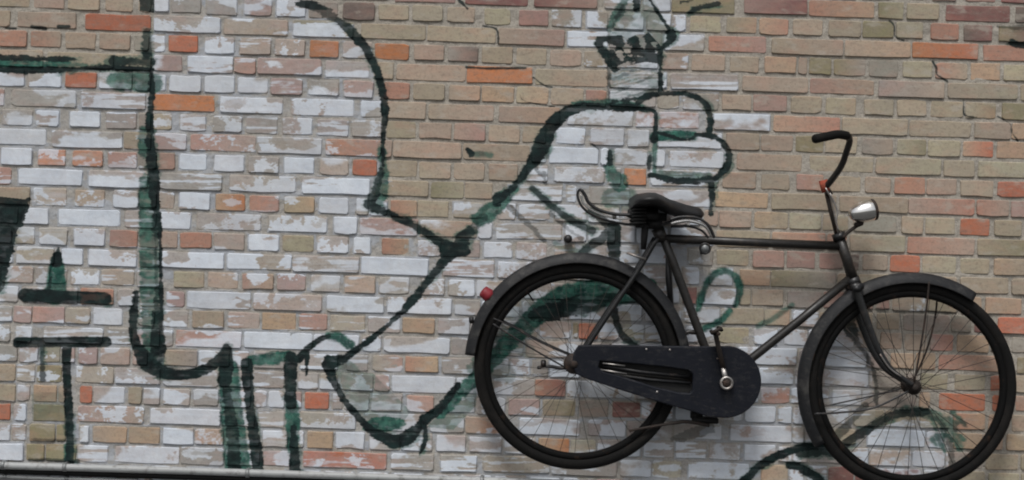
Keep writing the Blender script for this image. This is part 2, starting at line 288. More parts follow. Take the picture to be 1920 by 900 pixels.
N1 = fbm(74, 28, 3, .42); N2 = fbm(16, 9); N3 = fbm(9, 9, 3); N4 = fbm(5, 3, 2); N5 = fbm(90, 7, 3, .5); N6 = fbm(30, 30, 3, .6); N7 = fbm(120, 90, 2, .5)
YY, XX = np.mgrid[0:MH, 0:MW].astype(np.float32); XX = XX / MS + MX0; YY = YY / MS + MY0
def sm(a, b, x): t = np.clip((x - a) / (b - a), 0, 1); return t * t * (3 - 2 * t)
WH = np.zeros((MH, MW), np.float32); ER = WH.copy(); BK = WH.copy(); GR = WH.copy()
def sl(x0, x1, y0, y1):
    return slice(max(0, int((y0 - MY0) * MS)), max(0, min(MH, int((y1 - MY0) * MS)))), slice(max(0, int((x0 - MX0) * MS)), max(0, min(MW, int((x1 - MX0) * MS))))
# thin wash on the mortar inside the white figure
def inpoly(poly):
    r = np.zeros((MH, MW), bool); n = len(poly)
    for i in range(n):
        x0, y0 = poly[i]; x1, y1 = poly[(i + 1) % n]
        if y0 == y1: continue
        c = ((YY >= min(y0, y1)) & (YY < max(y0, y1))) & (XX < (x1 - x0) * (YY - y0) / (y1 - y0) + x0)
        r ^= c
    return r
FIG = inpoly([(288, -300), (560, -300), (585, 10), (640, 50), (690, 105), (715, 190), (716, 330), (690, 385), (760, 415), (845, 465), (910, 400),
              (1000, 300), (1060, 205), (1145, 195), (1120, 75), (1150, 10), (1240, 10), (1262, 70), (1238, 100), (1240, 180), (1310, 180), (1335, 245), (1366, 290), (1340, 340),
              (1330, 420), (1330, 490), (1385, 520), (1375, 590), (1440, 600), (1600, 590), (1640, 700), (1640, 790), (1700, 775),
              (1760, 785), (1790, 860), (1790, 1300), (-300, 1300), (-300, 132), (288, 132)]).astype(np.float32)
WH += FIG * (.24 + .30 * sm(.40, .62, N1 * .5 + N2 * .5) + .42 * sm(.535, .575, N1 * .55 + N6 * .45))
DK = {}
for (u0, u1, v0, v1, c, q, k, xm, ym) in bricks:
    if q == 0:
        hx = (u1 - u0) / 2 + 1
        a = sl(xm - hx, xm + hx, ym - 16, ym + 16)
        WH[a] *= .0 if True else 1
        continue
    hx = (u1 - u0) / 2 + 2; hy = (v1 - v0) / 2 + 2
    a = sl(xm - hx, xm + hx, ym - hy, ym + hy)
    if WH[a].size < 50: continue
    mode = rng.random(); gx, gy = (XX[a] - xm) / hx, (YY[a] - ym) / 15
    base_n = N1[a] * .8 + N2[a] * .2 if mode < .45 else (N5[a] * .75 + N2[a] * .25 if mode < .7 else N6[a] * .75 + N4[a] * .25)
    f = base_n + rng.choice([0, .05, .10, .18]) * gy * rng.choice([1, 1, -1]) + rng.choice([0, .04, .08, .16]) * gx * rng.choice([1, -1]) + rng.choice([0, 0, .08]) * gx * gy
    cov = {1: .10, 2: .18, 3: .30, 4: .40, 5: .52, 6: .64, 7: .76, 8: .90, 9: .995}[q]
    th = np.quantile(f, 1 - cov)
    sw = rng.choice([.02, .03, .05, .09]); msk = sm(th - sw, th + sw, f)
    film = rng.choice([.0, .12, .22, .38]) * sm(.35, .65, N5[a] * .6 + N6[a] * .4) * (1 if q >= 3 else .4); msk = np.maximum(msk, film)
    if q >= 9: msk = np.maximum(msk, .97)
    op = (.74 + .26 * rng.random()) * (1 if q >= 6 else .88) * (.86 + .28 * N5[a])
    WH[a] = np.maximum(np.clip(msk * op, 0, 1), .12 * FIG[a] * (.5 + N2[a]))
WH *= .88 + .22 * N3
WH = np.clip(WH, 0, 1)
def stroke(ch, pts, wd, op=1.0, rough=1.0, patch=0.0, soft=1.2, gate=False):
    """one brush stroke: polyline in picture pixels, widths at its points"""
    pts = [Vector((a, b, 0)) for a, b in pts]
    wds = list(wd) if isinstance(wd, (list, tuple)) else [wd] * len(pts)
    wds = [q * 1.14 + .6 for q in wds] if max(wds) > 4 else wds
    patch *= .8; op = min(1, op * 1.06 + .02) if op > .7 else op
    if len(pts) > 2:
        q = crom(pts, 5); ww = list(np.interp(np.arange(len(q)) / 5, np.arange(len(pts)), wds))
    else: q, ww = pts, wds
    mw = max(ww) / 2 + 8
    if ch is BK and max(wds) > 9 and op > .7 and rough > .3:
        stroke(GR, [(p.x + 1.5, p.y + .5) for p in pts], [q2 / 1.14 + 2.6 for q2 in wds], .70, 1.2, .5, gate=True)
    a = sl(min(p.x for p in q) - mw, max(p.x for p in q) + mw, min(p.y for p in q) - mw, max(p.y for p in q) + mw)
    X, Y = XX[a], YY[a]
    if X.size == 0: return
    d = np.full(X.shape, 1e9, np.float32)
    for i in range(len(q) - 1):
        p, r = q[i], q[i + 1]; dx, dy = r.x - p.x, r.y - p.y; l2 = dx * dx + dy * dy + 1e-6
        t = np.clip(((X - p.x) * dx + (Y - p.y) * dy) / l2, 0, 1)
        d = np.minimum(d, np.hypot(X - p.x - t * dx, Y - p.y - t * dy) - (ww[i] * (1 - t) + ww[i + 1] * t) / 2)
    d = d + (N2[a] - .5) * 8 * rough + (N4[a] - .5) * 4 * rough + (N1[a] - .5) * 7 * rough + (N5[a] - .5) * 4 * rough
    al = (1 - sm(-soft, soft, d)) * op
    if ch is GR: d = d - 2.0; al = (1 - sm(-3, 2.5, d)) * min(1, op * 1.06)
    if ch is BK: patch = max(patch, .10)
    if patch: al = al * (1 - patch * sm(.46, .60, N1[a] * .4 + N5[a] * .3 + N2[a] * .3))
    if gate: al = al * sm(.50, .60, N1[a] * .5 + N7[a] * .5)
    ch[a] = np.maximum(ch[a], al)
def blob(ch, poly, op, patch=.3, edge=9):
    m = inpoly(poly); 
    a = sl(min(p[0] for p in poly) - 4, max(p[0] for p in poly) + 4, min(p[1] for p in poly) - 4, max(p[1] for p in poly) + 4)
    al = m[a] * op * (1 - patch * sm(.42, .60, N2[a] * .6 + N1[a] * .4)); ch[a] = np.maximum(ch[a], al)
for poly, o_ in (([(1050, 225), (1120, 208), (1228, 212), (1300, 190), (1322, 210), (1322, 248), (1352, 270), (1358, 295), (1330, 325), (1230, 330), (1200, 350), (1080, 350), (1020, 340), (1010, 310)], .62),
                 ([(1622, 850), (1650, 800), (1695, 786), (1740, 790), (1766, 815), (1778, 860), (1774, 905), (1620, 905)], .80),
                 ([(1545, 620), (1600, 610), (1630, 660), (1636, 740), (1590, 770), (1545, 740)], .55),
                 ([(1335, 525), (1358, 515), (1376, 530), (1372, 570), (1345, 600), (1310, 605), (1320, 560)], .75)):
    blob(WH, poly, o_, .75)
# smears of wash that run over bricks and joints alike, and scraped places
for i in range(150):
    bx, by = rng.uniform(-60, 1500), rng.uniform(0, 890)
    ix, iy = int((bx - MX0) * MS), int((by - MY0) * MS)
    if not FIG[iy, ix]: continue
    ln, dy = rng.uniform(12, 70), rng.uniform(-9, 12)
    if i % 5 < 3:
        stroke(WH, [(bx - ln / 2, by), (bx, by + rng.uniform(-3, 3)), (bx + ln / 2, by + dy)], [5, rng.uniform(8, 24), 5], rng.uniform(.5, .85), 1.9, .7)
    else:
        ER[:] = 0
        stroke(ER, [(bx - ln / 2, by), (bx, by + rng.uniform(-3, 3)), (bx + ln / 2, by + dy)], [5, rng.uniform(7, 20), 5], rng.uniform(.5, .8), 2, .4)
        WH *= 1 - ER
for (u0, u1, v0, v1, c, q, k, xm, ym) in bricks:
    if q == 0 and (c[0] in 'Ro' or c in ('r', 'rm')):
        a = sl(xm - (u1 - u0) / 2 - 1, xm + (u1 - u0) / 2 + 1, ym - 16, ym + 16); WH[a] *= .08
# top left beam
stroke(BK, [(-200, 98), (0, 107), (80, 110), (150, 112)], [9, 9, 8, 4], .9, 1, .3)
stroke(GR, [(-200, 112), (0, 119), (160, 122)], [11, 11, 8], .9, 1, .3)
stroke(BK, [(-200, 124), (0, 131), (120, 130), (200, 127), (286, 131)], [9, 9, 9, 9, 7], .95, .8, .15)
stroke(BK, [(212, 116), (245, 116), (283, 116)], [14, 12, 16], .85, 1, .15)
stroke(GR, [(215, 152), (286, 155)], [24, 30], .75, 1, .3)
stroke(GR, [(205, 118), (230, 118)], [14, 14], .7)
# long upright
blob(BK, [(260, -60), (288, -60), (289, 24), (262, 20)], .92, .25)
stroke(BK, [(275, 62), (277, 100)], 16, .9, 1, .35)
stroke(BK, [(284, 135), (284, 180), (281, 230), (281, 262)], [6, 10, 11, 15], .95, .8, .2)
stroke(GR, [(270, 250), (272, 285)], 18, .8, 1, .4)
stroke(BK, [(283, 262), (285, 305), (289, 345), (291, 380), (296, 420)], [10, 18, 18, 14, 8], .92, 1, .2)
stroke(GR, [(276, 340), (279, 400), (281, 480), (282, 580), (284, 660)], [24, 28, 32, 28, 24], .80, 1, .45)
stroke(BK, [(298, 400), (301, 480), (302, 560), (301, 665)], [8, 6, 6, 9], .95, .6, .1)
stroke(BK, [(290, 380), (292, 450), (294, 540), (292, 600)], [9, 6, 6, 9], .7, 1.2, .6)
stroke(BK, [(292, 560), (296, 620), (296, 665)], [8, 22, 26], .9, 1, .4)
stroke(BK, [(255, 550), (251, 600)], [8, 14], .9, .8, .2)
stroke(BK, [(250, 585), (250, 620), (258, 650), (278, 680), (305, 697), (345, 702), (385, 692), (412, 672), (424, 650)], [14, 14, 18, 30, 20, 15, 17, 18, 12], 1, .5, .03)
# legs
stroke(BK, [(424, 655), (424, 680), (422, 715)], [18, 24, 22], .97, .6, .05)
stroke(GR, [(428, 690), (434, 760), (440, 830), (448, 890)], [30, 34, 40, 40], .85, 1, .25)
stroke(BK, [(424, 715), (431, 770), (437, 830), (440, 885)], [12, 18, 22, 18], .88, 1, .35)
stroke(BK, [(462, 682), (466, 730), (472, 790), (480, 840), (484, 892)], [20, 17, 16, 20, 18], .97, .7, .08)
stroke(GR, [(470, 676), (510, 672), (540, 668)], [12, 17, 15], .9, .8, .1)
stroke(BK, [(545, 672), (544, 720), (546, 758)], [22, 20, 19], .98, .6, .04)
stroke(GR, [(547, 760), (549, 800), (550, 842)], [22, 19, 18], .85, .8, .2)
stroke(BK, [(550, 800), (552, 835), (553, 892)], [6, 16, 20], .95, .7, .08)
stroke(BK, [(560, 672), (578, 652), (600, 636), (618, 630)], [14, 10, 9, 7], .96, .5)
stroke(GR, [(615, 630), (636, 633), (655, 645)], [9, 13, 12], .85, .7)
stroke(BK, [(576, 660), (575, 682), (574, 703)], [9, 5, 4], .92, .6)
# diagonal and V
stroke(BK, [(850, 470), (815, 510), (775, 560), (735, 602), (690, 640), (645, 672)], [22, 13, 12, 9, 8, 11], .98, .7, .06)
stroke(BK, [(690, 384), (722, 398), (770, 420), (815, 447), (850, 468)], [18, 12, 13, 14, 20], .95, .9, .15)
stroke(BK, [(838, 465), (870, 468)], [26, 20], .97, 1, .08)
stroke(GR, [(820, 450), (848, 470)], [14, 14], .55, 1, .3)
stroke(BK, [(692, 382), (706, 352), (714, 318)], [18, 16, 10], .92, 1, .25)
stroke(GR, [(705, 385), (716, 350), (718, 315), (716, 275)], [22, 20, 12, 10], .8, 1, .2)
stroke(BK, [(718, 310), (719, 250), (722, 205), (716, 165), (703, 125), (684, 88), (655, 55), (632, 38)], [6, 8, 13, 12, 12, 15, 18, 12], .96, .7, .1)
stroke(BK, [(632, 38), (610, 24), (585, 12), (560, 8)], [14, 22, 16, 8], .9, 1.3, .35)
stroke(GR, [(712, 160), (700, 118), (680, 82)], [8, 8, 6], .6, 1, .3)
stroke(BK, [(862, 455), (880, 435)], [24, 18], .9, 1, .2)
stroke(BK, [(885, 432), (905, 408)], [14, 12], .55, 1, .4)
stroke(GR, [(900, 410), (925, 392), (940, 376), (960, 355), (985, 325)], [22, 22, 20, 10, 8], .8, 1.2, .25)
stroke(BK, [(932, 376), (945, 366), (965, 345), (985, 322), (1002, 298), (1012, 278), (1026, 248), (1048, 220), (1075, 205), (1110, 200), (1160, 200), (1205, 204)],
       [16, 8, 10, 12, 20, 28, 24, 20, 17, 14, 12, 10], .97, .9, .1)
stroke(GR, [(1075, 196), (1120, 193), (1165, 192), (1215, 206)], [9, 11, 12, 8], .85, .8, .1)
stroke(BK, [(1150, 190), (1190, 186)], [10, 8], .9)
# crown
blob(GR, [(1180, -40), (1205, -40), (1258, 62), (1240, 95), (1215, 100), (1150, 85), (1140, 55)], .42, .4)
stroke(GR, [(1180, -20), (1160, 22), (1140, 55)], [10, 12, 8], .75, 1, .2)
stroke(BK, [(1192, -30), (1194, 15)], [20, 10], .92, .8, .1)
stroke(BK, [(1212, -10), (1232, 22), (1258, 62)], [5, 5, 6], .92, .4)
stroke(BK, [(1258, 62), (1256, 75), (1240, 92)], [14, 12, 6], .92, .8, .1)
stroke(BK, [(1152, 70), (1128, 72), (1120, 82), (1132, 100), (1152, 128)], [6, 8, 11, 12, 14], .96, .6, .05)
blob(BK, [(1118, 68), (1165, 66), (1172, 74), (1190, 66), (1200, 72), (1215, 60), (1224, 70), (1244, 92), (1238, 120), (1210, 116), (1170, 124), (1160, 132), (1146, 130), (1120, 92)], 1, .08)
ER = np.zeros_like(BK)
for pts, cw in (([(1134, 83), (1150, 90)], 9), ([(1171, 74), (1177, 92)], 8), ([(1203, 74), (1207, 92)], 9), ([(1225, 82), (1230, 97)], 5),
                ([(1183, 103), (1202, 107)], 3.5), ([(1163, 124), (1188, 117)], 6), ([(1160, 99), (1166, 112)], 6)):
    stroke(ER, pts, cw, .95, 1.5)
BK *= 1 - ER
for hx0, hy0, hx1, hy1 in ((1148, 150, 1195, 128), (1155, 175, 1225, 140), (1160, 188, 1230, 165)):
    stroke(BK, [(hx0, hy0), (hx1, hy1)], 5, .45, 1.2, .3)
stroke(BK, [(1238, 110), (1237, 135), (1238, 172)], [12, 8, 8], .92, .7, .12)
stroke(BK, [(1141, 128), (1141, 186)], [7, 5], .7, .7, .35)
stroke(BK, [(1145, 165), (1200, 162)], [2.5, 2.5], .7, .4)
for i in range(9):
    yy = 128 + i * 7
    stroke(GR, [(1148, yy + 12), (1232, yy - 12)], 5, .45, 1.6, .5); stroke(WH, [(1150, yy + 8), (1205, yy - 8)], 5, .75, 1.6, .5)
stroke(GR, [(1165, 30), (1215, 60)], 9, .5, 1.5, .4); stroke(GR, [(1215, 20), (1180, 62)], 7, .5, 1.5, .4)
stroke(WH, [(1195, 30), (1200, 55)], 9, .8, 1.2, .3); stroke(WH, [(1160, 45), (1170, 58)], 7, .7, 1.2, .3)
stroke(BK, [(1168, 10), (1150, 44)], 4, .7, .8, .4)
# right blob of the hand
stroke(BK, [(1195, 192), (1215, 180), (1250, 175), (1295, 178), (1322, 196), (1331, 220), (1330, 246)], [10, 12, 7, 9, 10, 11, 9], .95, .6, .06)
stroke(BK, [(1210, 205), (1228, 212), (1228, 245), (1226, 262)], [6, 7, 7, 12], .92, .5, .1)
stroke(GR, [(1228, 262), (1227, 300), (1226, 325)], [5, 4, 5], .75, .6)
stroke(BK, [(1217, 293), (1216, 316)], [8, 8], .9, .6)
stroke(GR, [(1228, 255), (1270, 254), (1300, 254)], [12, 14, 10], .9, .8, .1)
stroke(BK, [(1232, 248), (1285, 262), (1310, 252), (1345, 260), (1366, 285), (1362, 312), (1340, 334)], [4, 4, 8, 9, 11, 12, 9], .95, .6, .05)
stroke(BK, [(1220, 328), (1258, 336), (1300, 340), (1335, 335)], [10, 8, 9, 12], .9, .9, .15)
stroke(GR, [(1240, 325), (1280, 330), (1330, 330)], [10, 10, 8], .7, 1, .2)
stroke(BK, [(1332, 340), (1334, 360), (1331, 402)], [10, 9, 7], .9, .9, .2)
stroke(BK, [(1143, 285), (1144, 306)], [9, 10], .95, .5)
stroke(GR, [(1141, 310), (1147, 328), (1160, 342)], [12, 22, 28], .82, 1, .15)
stroke(GR, [(1150, 372), (1180, 378)], [34, 34], .6, 1, .3)
stroke(BK, [(1004, 318), (1018, 330)], [6, 8], .6)
stroke(BK, [(1020, 325), (1022, 345)], [8, 6], .55)
stroke(BK, [(998, 352), (1030, 382), (1070, 412), (1110, 432)], [8, 10, 11, 13], .8, .5, .1)
stroke(BK, [(1030, 398), (1060, 425), (1090, 448)], [6, 7, 6], .5, .8, .3)
stroke(BK, [(955, 388), (985, 415), (1020, 450)], [10, 10, 8], .65, .7, .2)
stroke(BK, [(1110, 395), (1140, 430), (1090, 474)], [12, 14, 14], .8, .8, .1)
stroke(BK, [(1150, 425), (1151, 490)], [22, 20], .9, .7, .05)  # graffiti together with part of the bicycle's shade, as one black stroke
stroke(GR, [(1040, 455), (1075, 470), (1100, 468)], [7, 8, 8], .5, .7)
# arm behind the rear wheel and the bowl
stroke(GR, [(1210, 545), (1150, 548), (1095, 548), (1045, 566), (1005, 590), (965, 630), (925, 672), (900, 705)], [38, 42, 38, 38, 32, 26, 26, 20], .93, .9, .12)
stroke(BK, [(1150, 555), (1090, 575), (1035, 578), (1000, 590)], [12, 26, 24, 16], .75, 1, .35)
stroke(GR, [(960, 640), (990, 660)], [24, 22], .35, 1, .3)
stroke(GR, [(925, 690), (950, 700)], [30, 26], .35, 1, .3)
stroke(GR, [(985, 560), (960, 590)], [30, 20], .3, 1, .3)
stroke(GR, [(900, 700), (870, 730), (825, 775)], [20, 18, 12], .85, 1, .15)
stroke(BK, [(858, 722), (830, 758), (800, 785), (782, 805)], [10, 12, 13, 18], .93, .9, .12)
stroke(BK, [(785, 800), (765, 818), (740, 827), (715, 818), (690, 805)], [14, 24, 24, 16, 10], .97, .8, .05)
stroke(BK, [(695, 805), (668, 778), (640, 742), (622, 706), (616, 684)], [12, 11, 11, 14, 20], .95, .7, .08)
stroke(BK, [(618, 678), (645, 672)], [22, 14], .95, .8)
stroke(GR, [(690, 798), (720, 795), (752, 792)], [14, 24, 10], .85, 1, .2)
blob(GR, [(625, 690), (700, 700), (770, 770), (740, 815), (690, 800), (645, 745)], .46, .4)
blob(GR, [(800, 800), (895, 700), (892, 760), (850, 805)], .52, .4)
stroke(GR, [(640, 680), (660, 695)], [18, 16], .5)
stroke(BK, [(792, 782), (798, 815), (796, 830), (786, 852)], [9, 8, 7, 3], .92, .6)
blob(WH, [(1178, 572), (1215, 568), (1240, 600), (1228, 625), (1186, 622)], .8, .3)
# loop, little strokes, and bicycle shade painted on in black
stroke(GR, [(1308, 580), (1318, 545), (1335, 518), (1358, 508), (1380, 520), (1386, 548), (1378, 572)], [6, 8, 9, 7, 9, 9, 8], .85, .5, .1)
stroke(GR, [(1368, 582), (1350, 600), (1318, 618)], [8, 8, 5], .85, .6)
stroke(GR, [(1420, 612), (1450, 595), (1485, 572)], [5, 6, 4], .7, .5, .1)
stroke(BK, [(1150, 570), (1155, 605), (1170, 632), (1195, 650)], [12, 9, 9, 8], .85, .6)
stroke(BK, [(1395, 902), (1425, 872), (1470, 848), (1515, 836), (1560, 836)], [16, 13, 12, 12, 14], .93, .7, .06)
stroke(BK, [(1480, 872), (1505, 880), (1535, 900)], [9, 14, 16], .92, .8, .1)
stroke(BK, [(1560, 825), (1590, 795), (1622, 760)], [12, 12, 9], .7, .7, .2)
stroke(BK, [(1580, 835), (1615, 812), (1650, 788), (1690, 774), (1735, 772)], [13, 13, 13, 13, 11], .85, .8, .1)
stroke(GR, [(1700, 766), (1750, 780), (1780, 800), (1800, 838)], [8, 12, 18, 6], .7, 1.2, .25)
stroke(BK, [(1738, 774), (1765, 795), (1780, 830), (1784, 870), (1782, 900)], [9, 9, 9, 10, 8], .6, 1, .3)
stroke(BK, [(1600, 555), (1588, 595), (1605, 640)], [34, 30, 12], .75, 1.2, .2)  # black paint and the shade by the fork, merged into one dark stroke
stroke(BK, [(1605, 640), (1636, 690), (1643, 760)], [9, 7, 5], .7, .8, .2)
stroke(BK, [(1645, 580), (1700, 582), (1790, 587)], [7, 6, 5], .6, .8, .3)
stroke(BK, [(1500, 850), (1540, 842), (1565, 850)], [12, 18, 12], .75, 1.2, .2)  # shade at the lower end of the front mudguard, put in as black
stroke(BK, [(1330, 800), (1300, 812), (1262, 822)], [14, 16, 8], .5, 1.2, .4)  # shadow streak below the chain case, painted onto the bricks
# left: block, spike, two bars, post
blob(BK, [(-300, 360), (-60, 362), (0, 368), (53, 374), (48, 395), (30, 440), (18, 490), (0, 540), (-40, 560), (-300, 560)], 1, .06)
stroke(BK, [(52, 375), (40, 410), (24, 455), (10, 500), (2, 540)], [8, 8, 8, 10, 12], .9, 1.2, .3)
stroke(BK, [(109, 464), (107, 490)], [5, 18], .95, .5)
stroke(GR, [(107, 492), (106, 520), (105, 548)], [18, 25, 36], .9, .5, .12)
stroke(BK, [(96, 520), (90, 546)], [4, 6], .8, .4)
stroke(BK, [(45, 552), (198, 560)], 21, .95, .35, .04)
stroke(GR, [(52, 552), (150, 560)], [6, 5], .9, .6, .3)
stroke(BK, [(34, 642), (120, 641), (200, 641)], [17, 18, 17], .99, .25)
stroke(BK, [(126, 650), (125, 700), (130, 780), (132, 870)], [18, 13, 13, 13], .95, .5, .06)
stroke(BK, [(79, 655), (80, 710)], [9, 6], .75, .8, .2)
stroke(BK, [(55, 862), (100, 862), (145, 864)], [4, 4, 7], .7, .6)
stroke(BK, [(60, 822), (140, 826)], [3, 5], .6, .6)
blob(GR, [(60, 735), (120, 735), (122, 785), (60, 790)], .30, .5)
stroke(GR, [(127, 835), (128, 862)], [8, 8], .9, .6)
for i in range(14):
    gx, gy = 1735 + rng.random() * 55, 772 + rng.random() * 55
    stroke(GR, [(gx, gy), (gx + rng.uniform(4, 22), gy + rng.uniform(8, 26))], rng.uniform(3, 6), .75, .8, .2)
stroke(BK, [(1000, 590), (1040, 582), (1080, 568)], [20, 32, 24], .9, 1.3, .25)
stroke(GR, [(1060, 545), (1085, 540)], [12, 14], .9, 1); stroke(GR, [(885, 690), (915, 655), (945, 620)], [14, 12, 8], .6, 1.4, .3)
# marks, cracks and one painted shade line
stroke(BK, [(876, 280), (884, 288)], [5, 10], .92, .5); stroke(GR, [(892, 288), (920, 290)], [6, 5], .7, .6)
stroke(BK, [(1292, 22), (1315, 14), (1345, 8)], [6, 9, 6], .85, .8, .2); stroke(BK, [(1275, 4), (1300, 1)], [3, 3], .8)
stroke(BK, [(1895, 78), (1905, 84), (1925, 86)], [8, 10, 8], .9, .6); stroke(BK, [(1870, 50), (1925, 52)], [3, 10], .6, 1, .3)
for pts, cw in [([(1668, 40), (1676, 50), (1678, 68), (1694, 76)], 3), ([(1748, 115), (1755, 128), (1756, 140), (1775, 152)], 3.4),
            ([(1806, 188), (1808, 215), (1830, 220)], 2), ([(1870, 218), (1892, 232), (1897, 250), (1908, 264)], 3),
            ([(905, 48), (925, 52), (933, 60), (934, 82)], 2.4), ([(860, 0), (868, 8), (876, 16)], 4), ([(1000, 145), (1020, 160), (1035, 163)], 3),
            ([(875, 126), (920, 128), (985, 127)], 4), ([(1110, 270), (1122, 280)], 3), ([(975, 178), (985, 190), (1040, 200)], 2), ([(110, 50), (130, 50)], 5), ([(60, 50), (85, 53)], 5), ([(10, 52), (30, 53)], 4)]:  # the long level line over the orange brick is painted shade
    stroke(BK, pts, cw, .85, .3)
img = bpy.data.images.new('wall_paint_coverage', MW, MH, alpha=True, float_buffer=False)
img.colorspace_settings.name = 'Non-Color'
buf = np.ones((MH, MW, 4), np.float32); buf[..., 0] = WH; buf[..., 1] = BK; buf[..., 2] = GR
img.pixels.foreach_set(buf[::-1].ravel()); img.update(); img.pack()

def wall_mat(name, mortar):
    m = bpy.data.materials.new(name); m.use_nodes = True; n = m.node_tree.nodes; L = m.node_tree.links
    b = n['Principled BSDF']; b.inputs['Specular IOR Level'].default_value = .25
    g = n.new('ShaderNodeNewGeometry')
    def N(scale, det=5, rough=.6, vec=None, sc=None):
        t = n.new('ShaderNodeTexNoise'); t.inputs['Scale'].default_value = scale; t.inputs['Detail'].default_value = det; t.inputs['Roughness'].default_value = rough
        if sc:
            mp = n.new('ShaderNodeMapping'); mp.inputs['Scale'].default_value = sc; L.new(g.outputs['Position'], mp.inputs['Vector']); L.new(mp.outputs[0], t.inputs['Vector'])
        else: L.new(g.outputs['Position'], t.inputs['Vector'])
        return t.outputs['Fac']
    def math_(op, a, b2=None, c=None, clamp=False):
        t = n.new('ShaderNodeMath'); t.operation = op; t.use_clamp = clamp
        for i, x in enumerate((a, b2, c)):
            if x is None: continue
            if isinstance(x, (int, float)): t.inputs[i].default_value = x
            else: L.new(x, t.inputs[i])
        return t.outputs[0]
    def mix(f, a, b2, bt='MIX'):
        t = n.new('ShaderNodeMix'); t.data_type = 'RGBA'; t.blend_type = bt
        for key, x in (('Factor', f), ('A', a), ('B', b2)):
            if isinstance(x, (int, float)): t.inputs[key].default_value = x
            elif isinstance(x, tuple): t.inputs[key].default_value = (*x, 1)
            else: L.new(x, t.inputs[key])
        return t.outputs['Result']
    def rng_(x, a, b2, c=0, d=1):
        t = n.new('ShaderNodeMapRange'); L.new(x, t.inputs[0]); 
        for i, q in enumerate((a, b2, c, d)): t.inputs[i + 1].default_value = q
        return t.outputs[0]
    # wall position -> the coverage map
    sep = n.new('ShaderNodeSeparateXYZ'); L.new(g.outputs['Position'], sep.inputs[0])
    u = math_('MULTIPLY', sep.outputs['X'], PXM); v = math_('MULTIPLY', math_('SUBTRACT', Z0, sep.outputs['Z']), PXM)
    x = math_('ADD', math_('MULTIPLY', u, CT), math_('MULTIPLY', v, -ST)); y = math_('ADD', math_('MULTIPLY', u, ST), math_('MULTIPLY', v, CT))
    cx = math_('DIVIDE', math_('ADD', x, 960 - MX0), MX1 - MX0); cy = math_('SUBTRACT', 1, math_('DIVIDE', math_('ADD', y, 450 - MY0), MY1 - MY0))
    cmb = n.new('ShaderNodeCombineXYZ'); L.new(cx, cmb.inputs[0]); L.new(cy, cmb.inputs[1])
    ti = n.new('ShaderNodeTexImage'); ti.image = img; ti.extension = 'EXTEND'; L.new(cmb.outputs[0], ti.inputs['Vector'])
    sp = n.new('ShaderNodeSeparateColor'); L.new(ti.outputs['Color'], sp.inputs[0])
    Wm, Bm, Gm = sp.outputs[0], sp.outputs[1], sp.outputs[2]
    if mortar:
        base = mix(rng_(N(14), .3, .7), tuple(np.array(lin((142, 137, 128))) / .72), tuple(np.array(lin((160, 154, 144))) / .72))
        base = mix(rng_(N(160, 3), .35, .75), base, tuple(np.array(lin((120, 115, 108))) / .72))
    else:
        at = n.new('ShaderNodeAttribute'); at.attribute_name = 'tint'
        base = mix(rng_(N(22, 6, .65, sc=(1, 1, 2.2)), .34, .62, 0, .75), at.outputs['Color'], mix(.5, at.outputs['Color'], tuple(np.array(lin((128, 118, 108))) / .72)))
        base = mix(rng_(N(9, 4, sc=(1, 1, 2)), .48, .68, 0, .55), base, mix(.5, at.outputs['Color'], tuple(np.array(lin((160, 120, 105))) / .72)))
        base = mix(rng_(N(120, 4), .52, .72, 0, .45), base, tuple(np.array(lin((92, 84, 76))) / .72))
        base = mix(rng_(N(60, 6, .75), .62, .70, 0, .35), base, (.42, .40, .37))
    if not mortar: base = mix(rng_(N(13, 7, .62, sc=(1, 1, 2.0)), .55, .66, 0, .55), base, tuple(np.array(lin((150, 144, 134))) / .72))
    base = mix(rng_(N(33, 6, .7, sc=(1, 1, 2.6)), .56, .74, 0, .55), base, (.12, .105, .09))
    dirt = rng_(N(3.1, 6, .6), .42, .72, 0, .16)
    base = mix(dirt, base, (.13, .125, .11))
    wcol = mix(rng_(N(11, 5), .35, .7), (.57, .62, .69), (.70, .75, .81)) if not mortar else (.37, .39, .42)
    wm = math_('MULTIPLY', Wm, rng_(N(70, 4, .6), .30, .45, .86, 1), clamp=True)
    out = mix(wm, base, wcol)
    gcol = mix(rng_(N(30, 5), .38, .66), (.006, .045, .038), (.045, .160, .120))
    out = mix(math_('MULTIPLY', Gm, rng_(N(70, 5, .7), .25, .48, .75, 1)), out, gcol)
    kcol = mix(rng_(N(26, 5), .4, .75), (.004, .009, .010), (.010, .031, .029))
    out = mix(math_('MULTIPLY', Bm, rng_(N(110, 5, .7), .25, .42, .965, 1)), out, kcol)
    L.new(out, b.inputs['Base Color'])
    L.new(rng_(math_('ADD', Wm, math_('ADD', Bm, Gm)), 0, 1, .92, .72), b.inputs['Roughness'])
    bp = n.new('ShaderNodeBump'); bp.inputs['Strength'].default_value = .85 if not mortar else 1.0; bp.inputs['Distance'].default_value = .003 if not mortar else .006
    hgt = math_('ADD', math_('MULTIPLY', N(45, 6, .65), .8), math_('MULTIPLY', Wm, .12))
    L.new(hgt, bp.inputs['Height']); L.new(bp.outputs[0], b.inputs['Normal'])
    return m
BRICK = wall_mat('painted_brick', False); MORTAR = wall_mat('mortar', True)

